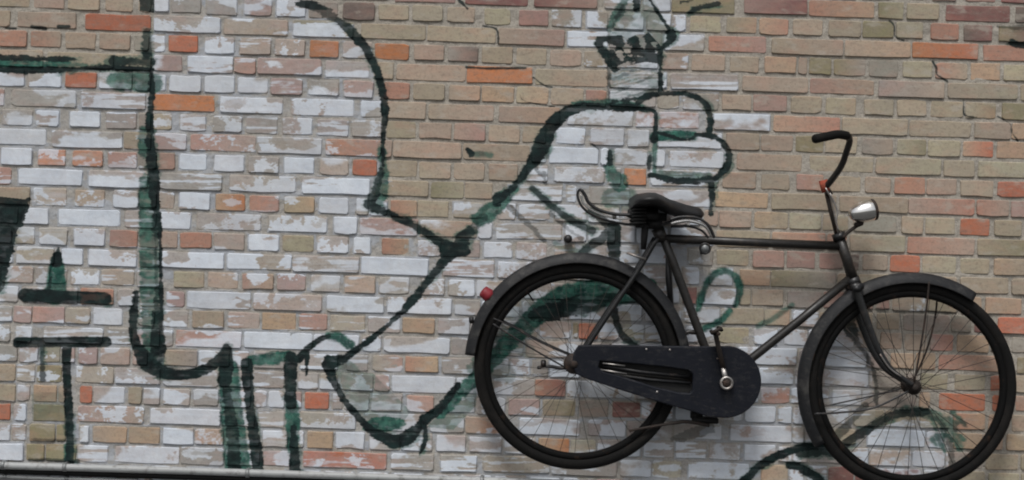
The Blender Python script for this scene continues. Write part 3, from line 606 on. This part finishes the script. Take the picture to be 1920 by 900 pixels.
# ------------------------------------------------------------------ the wall
wall = thing('brick_wall', 'weathered beige and red brick wall with flaking white, green and black graffiti behind the bicycle', 'wall', (0, 0, 0))
def brick_geo(u0, u1, v0, v1, r):
    """rounded uneven block, 48 triangles; local coordinates in metres"""
    hw, hh = (u1 - u0) / 2 / PXM, (v1 - v0) / 2 / PXM; c = r.uniform(.0022, .0058)
    def j(a=.0015): return r.uniform(-a, a)
    pts = [(-hw + c, hh), (r.uniform(-.3, .3) * hw, hh + j()), (hw - c, hh), (hw, hh - c), (hw, -hh + c), (hw - c, -hh), (r.uniform(-.3, .3) * hw, -hh + j()), (-hw + c, -hh), (-hw, -hh + c), (-hw, hh - c)]
    if r.random() < .22:        # a chipped corner
        q = r.choice([0, 2, 5, 7]); e = r.uniform(.003, .010)
        sx = -1 if pts[q][0] > 0 else 1; pts[q] = (pts[q][0] + sx * e * 1.6, pts[q][1])
    pts = [(a + j(), b + j()) for a, b in pts]
    n = len(pts); dep = -.0060 + r.uniform(-.0024, .0024); tz, tx = r.uniform(-.0012, .0012), r.uniform(-.0012, .0012)
    vs = []
    for k2, (sh, dd) in enumerate(((.0017, 0), (0, .0020), (-.0004, .030))):
        for a, b in pts:
            la = math.hypot(a, b); ax = a - math.copysign(min(sh, abs(a)), a); bx = b - math.copysign(min(sh, abs(b)), b)
            off = dep + tz * (b / hh) + tx * (a / hw) if k2 < 2 else dep
            vs.append((ax, off + dd, bx))
    fs = [tuple(range(n))]
    for q in range(2):
        for i in range(n): fs.append((q * n + i, (q + 1) * n + i, (q + 1) * n + (i + 1) % n, q * n + (i + 1) % n))
    return vs, fs
def brick_cols(vs, c, r):
    f = r.uniform(.88, 1.10); c0, c1 = COL[c[0]] * f, COL[c[-1]] * f
    xs = [v[0] for v in vs]; a, b = min(xs), max(xs)
    hs_ = np.array([r.uniform(.97, 1.03) for _ in range(3)])
    return [(*np.clip((c0 * (1 - (x - a) / (b - a)) + c1 * ((x - a) / (b - a))) * hs_, 0, .95), 1) for x in xs]
def inframe(b):
    u0, u1, v0, v1, c, q, k, xm, ym = b; hx = (u1 - u0) / 2
    return max(0, min(1920, xm + hx) - max(0, xm - hx)) * max(0, min(900, ym + 15) - max(0, ym - 15))
order = sorted(range(len(bricks)), key=lambda i: -inframe(bricks[i])); own = set(order[:300])
sv, sf, sc = [], [], []
for i, b in enumerate(bricks):
    u0, u1, v0, v1, c, q, k, xm, ym = b
    r = random.Random(i * 31 + 5)
    if not (UL < u0 and u1 < UR + 60): pass
    vs, fs = brick_geo(u0, u1, v0, v1, r); cols = brick_cols(vs, c, r)
    cen = Vector(((u0 + u1) / 2 / PXM, 0, Z0 - (v0 + v1) / 2 / PXM))
    if cen.z < .03: continue
    if i in own:
        me = bpy.data.meshes.new('brick'); me.from_pydata(vs, [], fs); me.update()
        ca = me.color_attributes.new('tint', 'FLOAT_COLOR', 'POINT'); ca.data.foreach_set('color', np.array(cols, np.float32).ravel())
        o = link('brick', me, BRICK, wall, False); o.location = cen
    else:
        n0 = len(sv); sv += [(a + cen.x, y_, z_ + cen.z) for a, y_, z_ in vs]; sf += [tuple(q2 + n0 for q2 in f) for f in fs]; sc += cols
me = bpy.data.meshes.new('brickwork'); me.from_pydata(sv, [], sf); me.update()
ca = me.color_attributes.new('tint', 'FLOAT_COLOR', 'POINT'); ca.data.foreach_set('color', np.array(sc, np.float32).ravel())
o = link('brickwork', me, BRICK, wall, False); o['kind'] = 'stuff'
# mortar bed: one uneven sheet with thickness
XE = 3.2; nx, nz = 420, 220; zt = Z0 + 1.55
mv = []; r = np.random.default_rng(5); hn = r.random((nz + 1, nx + 1))
hn = (hn + np.roll(hn, 1, 0) + np.roll(hn, 1, 1) + np.roll(hn, 2, 1)) / 4
for j in range(nz + 1):
    for i in range(nx + 1): mv.append((-XE + 2 * XE * i / nx, -.0012 + (hn[j, i] - .5) * .007, zt * j / nz))
mf = [(j * (nx + 1) + i, j * (nx + 1) + i + 1, (j + 1) * (nx + 1) + i + 1, (j + 1) * (nx + 1) + i) for j in range(nz) for i in range(nx)]
mb = MB(); mb.add(mv, mf); mb.box((0, .17, zt / 2), 2 * XE, .30, zt, bev=.005)
me = bpy.data.meshes.new('mortar'); me.from_pydata(mb.v, [], mb.f); me.update(); link('mortar', me, MORTAR, wall, False)
# pavement in front of the wall
g = MB().add([(-60, -60, 0), (60, -60, 0), (60, 60, 0), (-60, 60, 0)], [(0, 1, 2, 3)]).build('ground', M['ground']); g['kind'] = 'structure'

# ------------------------------------------------------------------ conduits along the bottom
def conduit(label, y0, rad, d, clips, x1, m=M['conduit']):
    t = thing('conduit', label, 'pipe', (0, 0, 0))
    # runs parallel to the courses: constant wall height
    u, v = uv_of(0, y0); zc = Z0 - v / PXM * (D - d) / D
    xa, xb = -3.0, x1
    MB().tube([(xa + (xb - xa) * i / 12, -d + .001 * math.sin(i * 2.1), zc + .0012 * math.sin(i * 1.7)) for i in range(13)], rad, 14).build('pipe', m, t)
    if rad > .01: MB().box(((xa + xb) / 2, -.012, zc - .0215), xb - xa, .020, .020, bev=.1).build('shade_strip', M['dark'], t)  # dark strip added for the shade under the thicker pipe
    for cx in clips:
        uu, _ = uv_of(cx, y0); X = uu / PXM
        MB().tube([(X - .006, -d, zc), (X + .006, -d, zc)], rad * 1.22, 14).box((X, -d * .5, zc + rad * .9), .012, d, .006).build('clip', M['steel'], t)
    return t
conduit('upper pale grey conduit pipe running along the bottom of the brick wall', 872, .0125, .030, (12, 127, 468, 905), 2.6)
conduit('lower thin grey conduit pipe, just under the thicker one at bottom left', 893.5, .0065, .012, (12, 127), -1.25)

# ------------------------------------------------------------------ the bicycle
DB = .100
bike = thing('bicycle', 'old black roadster bicycle hanging on the painted brick wall', 'bicycle', (0, 0, 0))
def on(pts, d=DB, dr=None, k=0):
    q = [P(a, b, d, dr) for a, b in pts]
    return crom(q, k) if k else q
px = (D - DB) / D / PXM      # one picture pixel at the bicycle
def wheel(cx, cy, R, sr=.0011, seed=1):
    c = P(cx, cy, DB); e = bpy.data.objects.new('wheel', None); C.objects.link(e); e.parent = bike; e.location = c
    e.empty_display_size = .1
    R = R * px; z = Vector((0, 0, 0))
    tr = .0195
    # tyre: round casing with raised tread ribs
    sec = []
    for i in range(20):
        a = 2 * math.pi * i / 20; rr = tr * (1 + (.045 if (i % 2 == 0 and abs(math.atan2(math.sin(a), math.cos(a))) < 1.0) else 0))
        sec.append((rr * math.cos(a), rr * math.sin(a)))
    MB().ring(z, R - tr, sec, 120).build('tyre', M['rubber'], e)
    ri = R - 2 * tr
    MB().ring(z, ri, [(.004, -.014), (.006, 0), (.004, .014), (-.009, .012), (-.016, .006), (-.0165, 0), (-.016, -.006), (-.009, -.012)], 96).build('rim', M['rim'], e)
    MB().lathe(z, (0, 1, 0), [(-.060, .004), (-.060, .009), (-.050, .009), (-.048, .012), (-.036, .012), (-.035, .026), (-.031, .026), (-.028, .015), (0, .013), (.028, .015), (.031, .026), (.035, .026), (.036, .012), (.055, .009), (.060, .004)], 20).build('hub', M['rust'], e)
    me = None; rr = random.Random(seed)
    for i in range(36):
        side = 1 if i % 2 else -1; a = 2 * math.pi * i / 36; sw = (.62 if (i // 2) % 2 else -.62)
        p0 = Vector((math.cos(a + sw * 1.35) * .023, side * .033, math.sin(a + sw * 1.35) * .023)); p1 = Vector((math.cos(a) * (ri - .010), side * .004, math.sin(a) * (ri - .010)))
        mid = (p0 + p1) / 2 + Vector((rr.uniform(-.0015, .0015), 0, rr.uniform(-.0015, .0015)))
        MB().tube([p0, mid, p1], sr, 5).build('spoke', M['spoke'], e)
    MB().tube([Vector((math.cos(2.2) * (ri - .012), -.0, math.sin(2.2) * (ri - .012))), Vector((math.cos(2.2) * (ri - .045), 0, math.sin(2.2) * (ri - .045)))], .003, 6).build('valve', M['rim'], e)
    return c, R
rc, rR = wheel(1083, 686, 194, .0008, seed=1)
fc, fR = wheel(1708, 724, 197.5, seed=2)

def guard(c, R, a0, a1, name='mudguard', lip=.010, half=.031, ends=None):
    """rolled steel mudguard: an arched channel with rolled edges"""
    sec = []
    n = 10
    for i in range(n + 1):
        t = -1 + 2 * i / n; sec.append((-(abs(t) ** 2.6) * .033, t * half))
    inner = [(a - .0016, b * .955) for a, b in sec[::-1]]
    full = sec + [(sec[-1][0] - .002, sec[-1][1])] + inner + [(sec[0][0] - .002, sec[0][1])]
    e = MB().ring((0, 0, 0), R, full, 72, math.radians(a0), math.radians(a1)).build(name, M['guard'], bike)
    e.location = c
    for sgn in (-1, 1):
        pts = [(math.cos(math.radians(a0 + (a1 - a0) * i / 60)) * (R - .0345), sgn * half, math.sin(math.radians(a0 + (a1 - a0) * i / 60)) * (R - .0345)) for i in range(61)]
        MB().tube(pts, .0020, 6).build('rolled_edge', M['rim'], e)
    return e
gR = guard(rc, 212.5 * px, 10, 176)
gF = guard(fc, 213.5 * px, 57, 214)
def local(par, mb, name, m):
    o = mb.build(name, m, par); o.data.transform(Matrix.Translation(-Vector(par.location))); return o
# front mudguard tip, stays
local(gR, MB().tube(on([(925, 597), (960, 612), (1010, 640), (1072, 668)], DB + .042, k=4), .0028, 7), 'stay', M['black'])
local(gR, MB().tube(on([(924, 607), (960, 630), (1000, 655), (1058, 688)], DB + .048, k=4), .0030, 7), 'stay', M['black'])
local(gR, MB().tube(on([(925, 597), (960, 612), (1010, 640), (1072, 668)], DB - .042, DB + .042, k=4), .0028, 7), 'stay', M['black'])
local(gF, MB().tube(on([(1527, 776), (1580, 773), (1640, 764), (1704, 733)], DB + .045, k=5), .0036, 7), 'stay', M['black'])
local(gF, MB().tube(on([(1530, 770), (1590, 757), (1650, 744), (1704, 730)], DB - .045, DB + .01, k=5), .0028, 7), 'stay', M['black'])
local(gF, MB().tube(on([(1742, 528), (1738, 570), (1728, 640), (1714, 716)], DB + .044, k=5), .0034, 7), 'stay', M['rust'])
local(gF, MB().tube(on([(1764, 545), (1758, 600), (1742, 660), (1716, 718)], DB - .044, DB - .01, k=5), .0034, 7), 'stay', M['rust'])

# rear reflector lamp on the mudguard
rl = bpy.data.objects.new('rear_lamp', None); C.objects.link(rl); rl.parent = bike
ax = (P(898, 540, DB) - P(918, 556, DB)).normalized()
MB().lathe(P(918, 556, DB), ax, [(-.006, .016), (-.002, .0235), (.008, .0235), (.020, .0215), (.030, .020), (.033, .010), (.033, 0)], 7).build('lens', M['red'], rl)
MB().lathe(P(922, 560, DB), ax, [(-.012, .010), (-.006, .019), (.006, .0215), (.010, .021)], 20).build('housing', M['rust'], rl)
MB().tube(on([(922, 560), (916, 574), (908, 584), (912, 596)], k=3), .006, 8).build('bracket', M['black'], rl)
MB().box(P(884, 600, DB), .016, .03, .022).tube(on([(884, 600), (898, 604)]), .004).build('fitting', M['black'], bike)

# frame
fr = bpy.data.objects.new('frame', None); C.objects.link(fr); fr.parent = bike
T = .0148
def ft(name, pts, r, d=DB, m=M['tube'], k=0, n=14, dr=None, par=fr): return MB().tube(on(pts, d, dr, k), r, n).build(name, m, par)
ft('top_tube', [(1238, 447), (1400, 454), (1574, 461)], T)
ft('seat_tube', [(1235, 424), (1262, 492), (1322, 652), (1348, 716)], [T, T, T, T])
ft('down_tube', [(1594, 522), (1500, 600), (1412, 670), (1362, 716)], T * .98)
ft('head_tube', [(1573, 444), (1587, 484), (1600, 526)], [.0185, .0175, .0185], n=18)
for a, b in (((1571, 437), (1575, 449)), ((1598, 521), (1603, 534))):
    MB().tube(on([a, b]), .0225, 18).build('headset_cup', M['black'], fr)
for sgn in (1, -1):
    ft('seat_stay', [(1232, 446), (1196, 508), (1150, 575), (1102, 648), (1086, 680)], [.0085, .009, .0095, .009, .008], DB + sgn * .040, M['fork'], k=4, n=10, dr=DB + .04)
    ft('chain_stay', [(1084, 688), (1180, 700), (1340, 716)], [.008, .0095, .010], DB + sgn * .036, M['tube'], n=10, dr=DB + .036)
ft('bridge', [(1276, 628), (1292, 622), (1312, 624)], .008, m=M['tube'])
MB().lathe(P(1362, 717, DB), (0, 1, 0), [(-.045, .022), (-.035, .024), (.035, .024), (.045, .022)], 20).build('bottom_bracket', M['black'], fr)
ft('seat_lug', [(1232, 428), (1242, 452)], .0205, n=16)
ft('dark_bar', [(1252, 468), (1254, 520), (1258, 574)], [.008, .0115, .010], DB - .035, M['black'], n=12)  # slim dark bar behind the seat tube, reaching down over the mudguard

# fork with two blades
fk = bpy.data.objects.new('fork', None); C.objects.link(fk); fk.parent = bike
for sgn in (1, -1):
    MB().tube(on([(1602, 532), (1618, 580), (1634, 625), (1650, 662), (1672, 694), (1696, 712), (1711, 722)], DB + sgn * .048, DB + .048, k=5),
              [.0145 - .0065 * i / 30 for i in range(31)], 14, flat=.72).build('blade', M['fork'], fk)
MB().tube(on([(1598, 522), (1606, 542)]), .022, 16).box(P(1603, 536, DB), .036, .115, .022).build('crown', M['black'], fk)
MB().box(P(1607, 541, DB + .058), .026, .01, .022).build('crown_cap', M['black'], fk)
MB().tube(on([(1650, 664), (1668, 690), (1690, 706)], DB + .061, k=4), .0026, 6).build('brake_rod', M['dullchrome'], fk)

# chain case: a flat enamelled shell with an open slot
def shell(name, outer, hole, d0, d1, m, par, bev=.003):
    cu = bpy.data.curves.new(name, 'CURVE'); cu.dimensions = '2D'; cu.fill_mode = 'BOTH'; cu.extrude = (d1 - d0) / 2 - bev; cu.bevel_depth = bev; cu.bevel_resolution = 2
    cen = P(1260, 700, d1)
    for lp in [outer] + hole:
        s = cu.splines.new('POLY'); s.points.add(len(lp) - 1); s.use_cyclic_u = True
        for i, (a, b) in enumerate(lp):
            w_ = P(a, b, d1); s.points[i].co = (w_.x - cen.x, w_.z - cen.z, 0, 1)
    tmp = bpy.data.objects.new('tmp', cu); C.objects.link(tmp); bpy.context.view_layer.update()
    me = bpy.data.meshes.new_from_object(tmp.evaluated_get(bpy.context.evaluated_depsgraph_get()))
    bpy.data.objects.remove(tmp)
    me.transform(Matrix.Translation((cen.x, -(d0 + d1) / 2, cen.z)) @ Matrix.Rotation(math.radians(90), 4, 'X'))
    o = link(name, me, m, par, False); return o
arc = [(1360 + 65.5 * math.cos(math.radians(a)), 716 + 65.5 * math.sin(math.radians(a))) for a in range(-82, 104, 6)]
outer = [(1086, 650), (1130, 649), (1240, 651), (1330, 652)] + arc + [(1330, 780), (1300, 770), (1230, 750), (1160, 728), (1105, 710), (1082, 700), (1074, 684), (1078, 662)]
hole = [(1124, 674), (1180, 679), (1250, 686), (1292, 692), (1301, 700), (1301, 732), (1295, 740), (1270, 738), (1225, 727), (1175, 711), (1130, 699), (1119, 688)]
cc = bpy.data.objects.new('chain_case', None); C.objects.link(cc); cc.parent = bike
shell('shell', outer, [hole[::-1]], DB + .048, DB + .070, M['navy'], cc, .004)
shell('back_plate', outer, [], DB + .036, DB + .0395, M['dark'], cc, .0012)
MB().tube(on([(1130, 681), (1172, 686)], DB + .066), .0028, 6).tube(on([(1126, 693), (1175, 701)], DB + .066), .0030, 6).build('chain_strip', M['dullchrome'], cc)
MB().tube(on([(1130, 686), (1200, 697), (1294, 706)], DB + .050), .0065, 10).build('chain_run', M['black'], cc)
MB().tube(on([(1150, 702), (1220, 712), (1294, 718)], DB + .046), .005, 8).build('chain_run', M['guard'], cc)
for a, b, s_ in ((1232, 735, .0045), (1212, 655, .004), (1256, 656, .004), (1345, 672, .003)):
    MB().lathe(P(a, b, DB + .070), (0, -1, 0), [(-.002, s_), (.001, s_), (.0025, s_ * .5), (.003, 0)], 10).build('screw', M['dullchrome'], cc)
MB().lathe(P(1076, 682, DB + .05), (0, -1, 0), [(-.02, .034), (.006, .034), (.010, .028), (.012, .014), (.022, .012), (.024, .006), (.024, 0)], 24).build('hub_cover', M['rust'], bike)
# brake arm left of the rear hub
MB().tube(on([(1010, 688), (1030, 687), (1050, 690), (1076, 690)], DB + .03, k=3), [.0045] * 3 + [.006] * 7, 8).box(P(1019, 681, DB + .03), .018, .02, .022).box(P(1011, 689, DB + .03), .014, .024, .010).build('brake_arm', M['black'], bike)

# crank and pedal on the near side, crank and pedal on the wall side
dC = DB + .085
ck = bpy.data.objects.new('crank', None); C.objects.link(ck); ck.parent = bike
MB().tube(on([(1362, 717), (1356, 690)], dC), [.0095, .0085], 12, flat=.7).build('arm_end', M['dullchrome'], ck)
MB().tube(on([(1357, 692), (1350, 664), (1341, 624)], dC), [.0085, .0082, .0085], 12, flat=.7).build('arm', M['rust'], ck)
MB().lathe(P(1362, 718, dC), (0, -1, 0), [(-.02, .020), (.006, .023), (.010, .022), (.010, .015), (.006, .014)], 24).build('ring', M['dullchrome'], ck)
MB().lathe(P(1362, 718, dC), (0, -1, 0), [(-.01, .0145), (.009, .0145), (.013, .010), (.014, 0)], 6).build('nut', M['rust'], ck)
pd = bpy.data.objects.new('pedal', None); C.objects.link(pd); pd.parent = bike
rot = Matrix.Rotation(math.radians(-28), 3, 'Y')
MB().tube([P(1341, 623, dC), P(1341, 623, dC) + Vector((0, -.085, 0))], .006, 10).build('spindle', M['rust'], pd)
for dx in (-.013, .013):
    o_ = rot @ Vector((dx, 0, 0)); c_ = P(1343, 620, dC + .045) + o_
    MB().box(c_, .011, .072, .014, rot).build('rubber_block', M['rubber'], pd)
MB().box(P(1343, 620, dC + .083), .040, .004, .012, rot).build('end_plate', M['rust'], pd)
# kickstand folded under the bottom bracket
MB().tube(on([(1330, 798), (1305, 793), (1280, 791), (1240, 797), (1205, 803), (1180, 808)], DB + .03, k=3), [.006] * 8 + [.0045] * 8, 8).build('kickstand', M['rust'], bike)
MB().box(P(1322, 787, DB + .0), .085, .05, .020).box(P(1306, 778, DB), .04, .03, .03).build('stand_bracket', M['dark'], bike)

# saddle
sa = bpy.data.objects.new('saddle', None); C.objects.link(sa); sa.parent = bike
secs = [(1182, 384, 4, 34), (1184, 374, 10, 78), (1192, 370, 13, 104), (1208, 368, 14, 112), (1224, 368, 14, 106), (1238, 373, 14, 84), (1252, 380, 15, 58), (1268, 385, 16, 40), (1285, 390, 15, 30), (1302, 393, 14, 25), (1313, 396, 12, 20), (1319, 399, 4, 8)]
vs = []; n = 20
for (sx, sy, hp, wp) in secs:
    c_ = P(sx, sy + 1.5, DB); h_ = hp * px * 1.3; w2 = wp * px
    for k in range(n):
        a = 2 * math.pi * k / n; cx_, cy_ = math.cos(a), math.sin(a)
        vs.append(c_ + Vector((0, math.copysign(abs(cx_) ** .8, cx_) * w2, (cy_ * .42 if cy_ > 0 else cy_ * 1.0) * h_ - abs(cx_) ** 3 * h_ * .35)))
fs = [(i * n + k, i * n + (k + 1) % n, (i + 1) * n + (k + 1) % n, (i + 1) * n + k) for i in range(len(secs) - 1) for k in range(n)] + [tuple(range(n))[::-1], tuple((len(secs) - 1) * n + k for k in range(n))]
MB().add(vs, fs).build('seat', M['leather'], sa)
for dy in (.055, -.055):
    cs = P(1196, 404, DB + dy, DB); pts = []
    for i in range(73):
        a = i / 12 * 2 * math.pi; pts.append(cs + Vector((math.cos(a) * .021, math.sin(a) * .021, -.034 + .068 * i / 72)))
    MB().tube(pts, .0042, 6).build('spring', M['dark'], sa)
    MB().tube(on([(1200, 424), (1230, 424), (1270, 412), (1308, 404)], DB + dy * .5, DB, k=4), .004, 8).build('rail', M['black'], sa)
MB().box(P(1213, 404, DB), .130, .10, .088, Matrix.Rotation(math.radians(4), 3, 'Y'), .35).build('under_frame', M['dark'], sa)
MB().box(P(1226, 420, DB), .05, .07, .032).tube(on([(1228, 415), (1236, 432)]), .0135, 14).build('clamp', M['dark'], sa)
MB().tube(on([(1210, 420), (1208, 445), (1206, 468)], DB + .02), [.013, .012, .009], 10).build('saddle_stem', M['dark'], sa)
# curved hoops below the saddle
hp = bpy.data.objects.new('carrier_hoop', None); C.objects.link(hp); hp.parent = bike
hd = DB + .075
MB().tube(on([(1094, 360), (1087, 355), (1083, 366), (1089, 384), (1104, 399), (1130, 411), (1160, 418), (1184, 421)], hd, k=5), .0042, 8).build('outer_rod', M['black'], hp)
MB().tube(on([(1090, 356), (1097, 366), (1104, 380), (1122, 393), (1150, 401), (1184, 403)], hd + .02, k=5), .0058, 8).build('inner_rod', M['black'], hp)
MB().tube(on([(1090, 366), (1094, 381), (1110, 394), (1136, 405), (1160, 410), (1180, 409)], hd + .01, k=5), .0036, 8).build('bright_rod', M['chrome'], hp)
MB().box(P(1152, 405, hd + .012), .014, .012, .022).build('lug', M['dullchrome'], hp)
MB().tube(on([(1256, 412), (1275, 407), (1305, 408), (1328, 422), (1340, 446)], hd + .02, k=5), .0046, 8).build('outer_rod', M['black'], hp)
MB().tube(on([(1258, 419), (1270, 416), (1292, 414), (1318, 421), (1329, 431), (1334, 443)], hd + .01, k=5), .0058, 8).build('bright_rod', M['chrome'], hp)
MB().tube(on([(1258, 425), (1290, 424), (1315, 432), (1328, 446)], hd, k=5), .0040, 8).build('inner_rod', M['guard'], hp)
MB().tube(on([(1175, 474), (1192, 480), (1211, 486)], DB + .05), .0042, 8).build('bright_strut', M['dullchrome'], bike)
MB().lathe(P(1065, 448, DB - .06), (0, 1, 0), [(-.02, .004), (-.016, .013), (0, .015), (.05, .012), (.07, .012)], 12).build('bell', M['black'], bike)

# handlebar: one swept arm, its stem and the brake rod
hb = bpy.data.objects.new('handlebar', None); C.objects.link(hb); hb.parent = bike
bar = [P(1547, 352, DB), P(1562, 334, DB + .03), P(1578, 310, DB + .06), P(1587, 285, DB + .09), P(1593, 264, DB + .11), P(1588, 254, DB + .13), P(1572, 252, DB + .155), P(1548, 256, DB + .18)]
MB().tube(crom(bar, 6), .0108, 14).build('bar', M['tube'], hb)
MB().tube(crom([P(1590, 255, DB + .125), P(1572, 252, DB + .155), P(1550, 256, DB + .18), P(1526, 261, DB + .20)], 6), [.012] + [.0145] * 15 + [.0150, .0150, .013], 14).build('grip', M['rubber'], hb)
ft('stem', [(1549, 356), (1558, 398), (1571, 442)], [.0085, .0072, .010], m=M['dullchrome'] if False else M['rust'], par=hb, n=12)
MB().tube(on([(1543, 338), (1549, 360)]), .0150, 12).build('bar_clamp', M['redrust'], hb)
MB().tube(on([(1548, 352), (1560, 378), (1566, 412), (1572, 438)], DB + .022, k=3), .0026, 6).build('brake_rod', M['dullchrome'], hb)
MB().tube(on([(1556, 362), (1570, 395), (1567, 412), (1572, 432)], DB + .03, k=4), .0032, 6).build('cable', M['dullchrome'], hb)
MB().tube(on([(1550, 356), (1556, 366)]), .012, 8).box(P(1553, 362, DB + .015), .020, .016, .012).build('lever_pivot', M['rust'], hb)

# headlamp
hl = bpy.data.objects.new('headlamp', None); C.objects.link(hl); hl.parent = bike
la = (P(1644, 393, DB) - P(1592, 404, DB)).normalized(); la = (la + Vector((0, .10, 0))).normalized()
lc = P(1592, 403, DB + .03)
MB().lathe(lc, la, [(0, 0), (.001, .008), (.004, .0145), (.010, .0210), (.020, .0270), (.034, .0322), (.050, .0355), (.066, .0368), (.078, .0362), (.086, .0340)], 32).build('shell', M['chrome'], hl)
MB().lathe(lc, la, [(.080, .0355), (.083, .0368), (.090, .0355), (.092, .032)], 32).build('rim', M['rust'], hl)
MB().lathe(lc, la, [(.086, .034), (.092, .028), (.096, .015), (.097, 0)], 32).build('lens', M['glass'], hl)
MB().tube([lc, lc - la * .016], [.0022, .0014], 6).build('tail_screw', M['dullchrome'], hl)
MB().tube(on([(1580, 446), (1592, 434), (1606, 424), (1622, 412)], DB + .02, k=3), .0058, 8).box(P(1610, 420, DB + .02), .030, .018, .018, Matrix.Rotation(math.radians(-25), 3, 'Y')).build('bracket', M['rust'], hl)

# ------------------------------------------------------------------ the hook in the wall that carries the top tube, and hidden pegs
def hook(label, x, y, ringy=None):
    t = thing('wall_hook', label, 'hook', (0, 0, 0))
    p = P(x, y, DB)
    MB().tube(crom([Vector((p.x, .01, p.z - .030)), Vector((p.x, -DB * .6, p.z - .029)), Vector((p.x, -DB, p.z - .028)), Vector((p.x, -DB - .024, p.z - .018)), Vector((p.x, -DB - .028, p.z - .002))], 5), .0045, 8).build('shank', M['dark'], t)
    if ringy:
        c_ = P(x, ringy, DB + .03)
        MB().tube([c_ + Vector((math.cos(a) * .0165, 0, math.sin(a) * .0165)) for a in [i * math.pi / 12 for i in range(24)]], .0038, 8, closed=True).build('ring', M['black'], t)
        MB().lathe(c_, (0, -1, 0), [(-.004, .014), (.002, .013), (.003, 0)], 16).build('disc', M['steel'], t)
    return t
hook('black hook with a small ring below the top tube, just in front of the saddle', 1322, 458, 466)

# things that are Empties stand at their base: move the origin, keep the parts in place
bpy.context.view_layer.update()
def base(e, loc):
    loc = Vector(loc)
    for ch in e.children: ch.location = Vector(ch.location) - loc
    e.location = loc
base(bike, P(1362, 900, DB)); base(wall, (0, 0, 0))
for o in list(C.objects):
    if '_loc' in o: del o['_loc']
for nm in ('frame', 'fork', 'chain_case', 'crank', 'pedal', 'saddle', 'carrier_hoop', 'handlebar', 'headlamp', 'rear_lamp'):
    e = bpy.data.objects[nm]
    loc = {'frame': P(1362, 716, DB), 'fork': P(1602, 532, DB), 'chain_case': P(1360, 716, DB), 'crank': P(1362, 717, dC), 'pedal': P(1341, 623, dC), 'saddle': P(1230, 430, DB),
           'carrier_hoop': P(1215, 420, DB), 'handlebar': P(1549, 356, DB), 'headlamp': P(1600, 425, DB), 'rear_lamp': P(912, 590, DB)}[nm]
    for ch in e.children: ch.location = Vector(ch.location) - loc
    e.location = Vector(e.location) + loc
    e.empty_display_size = .05
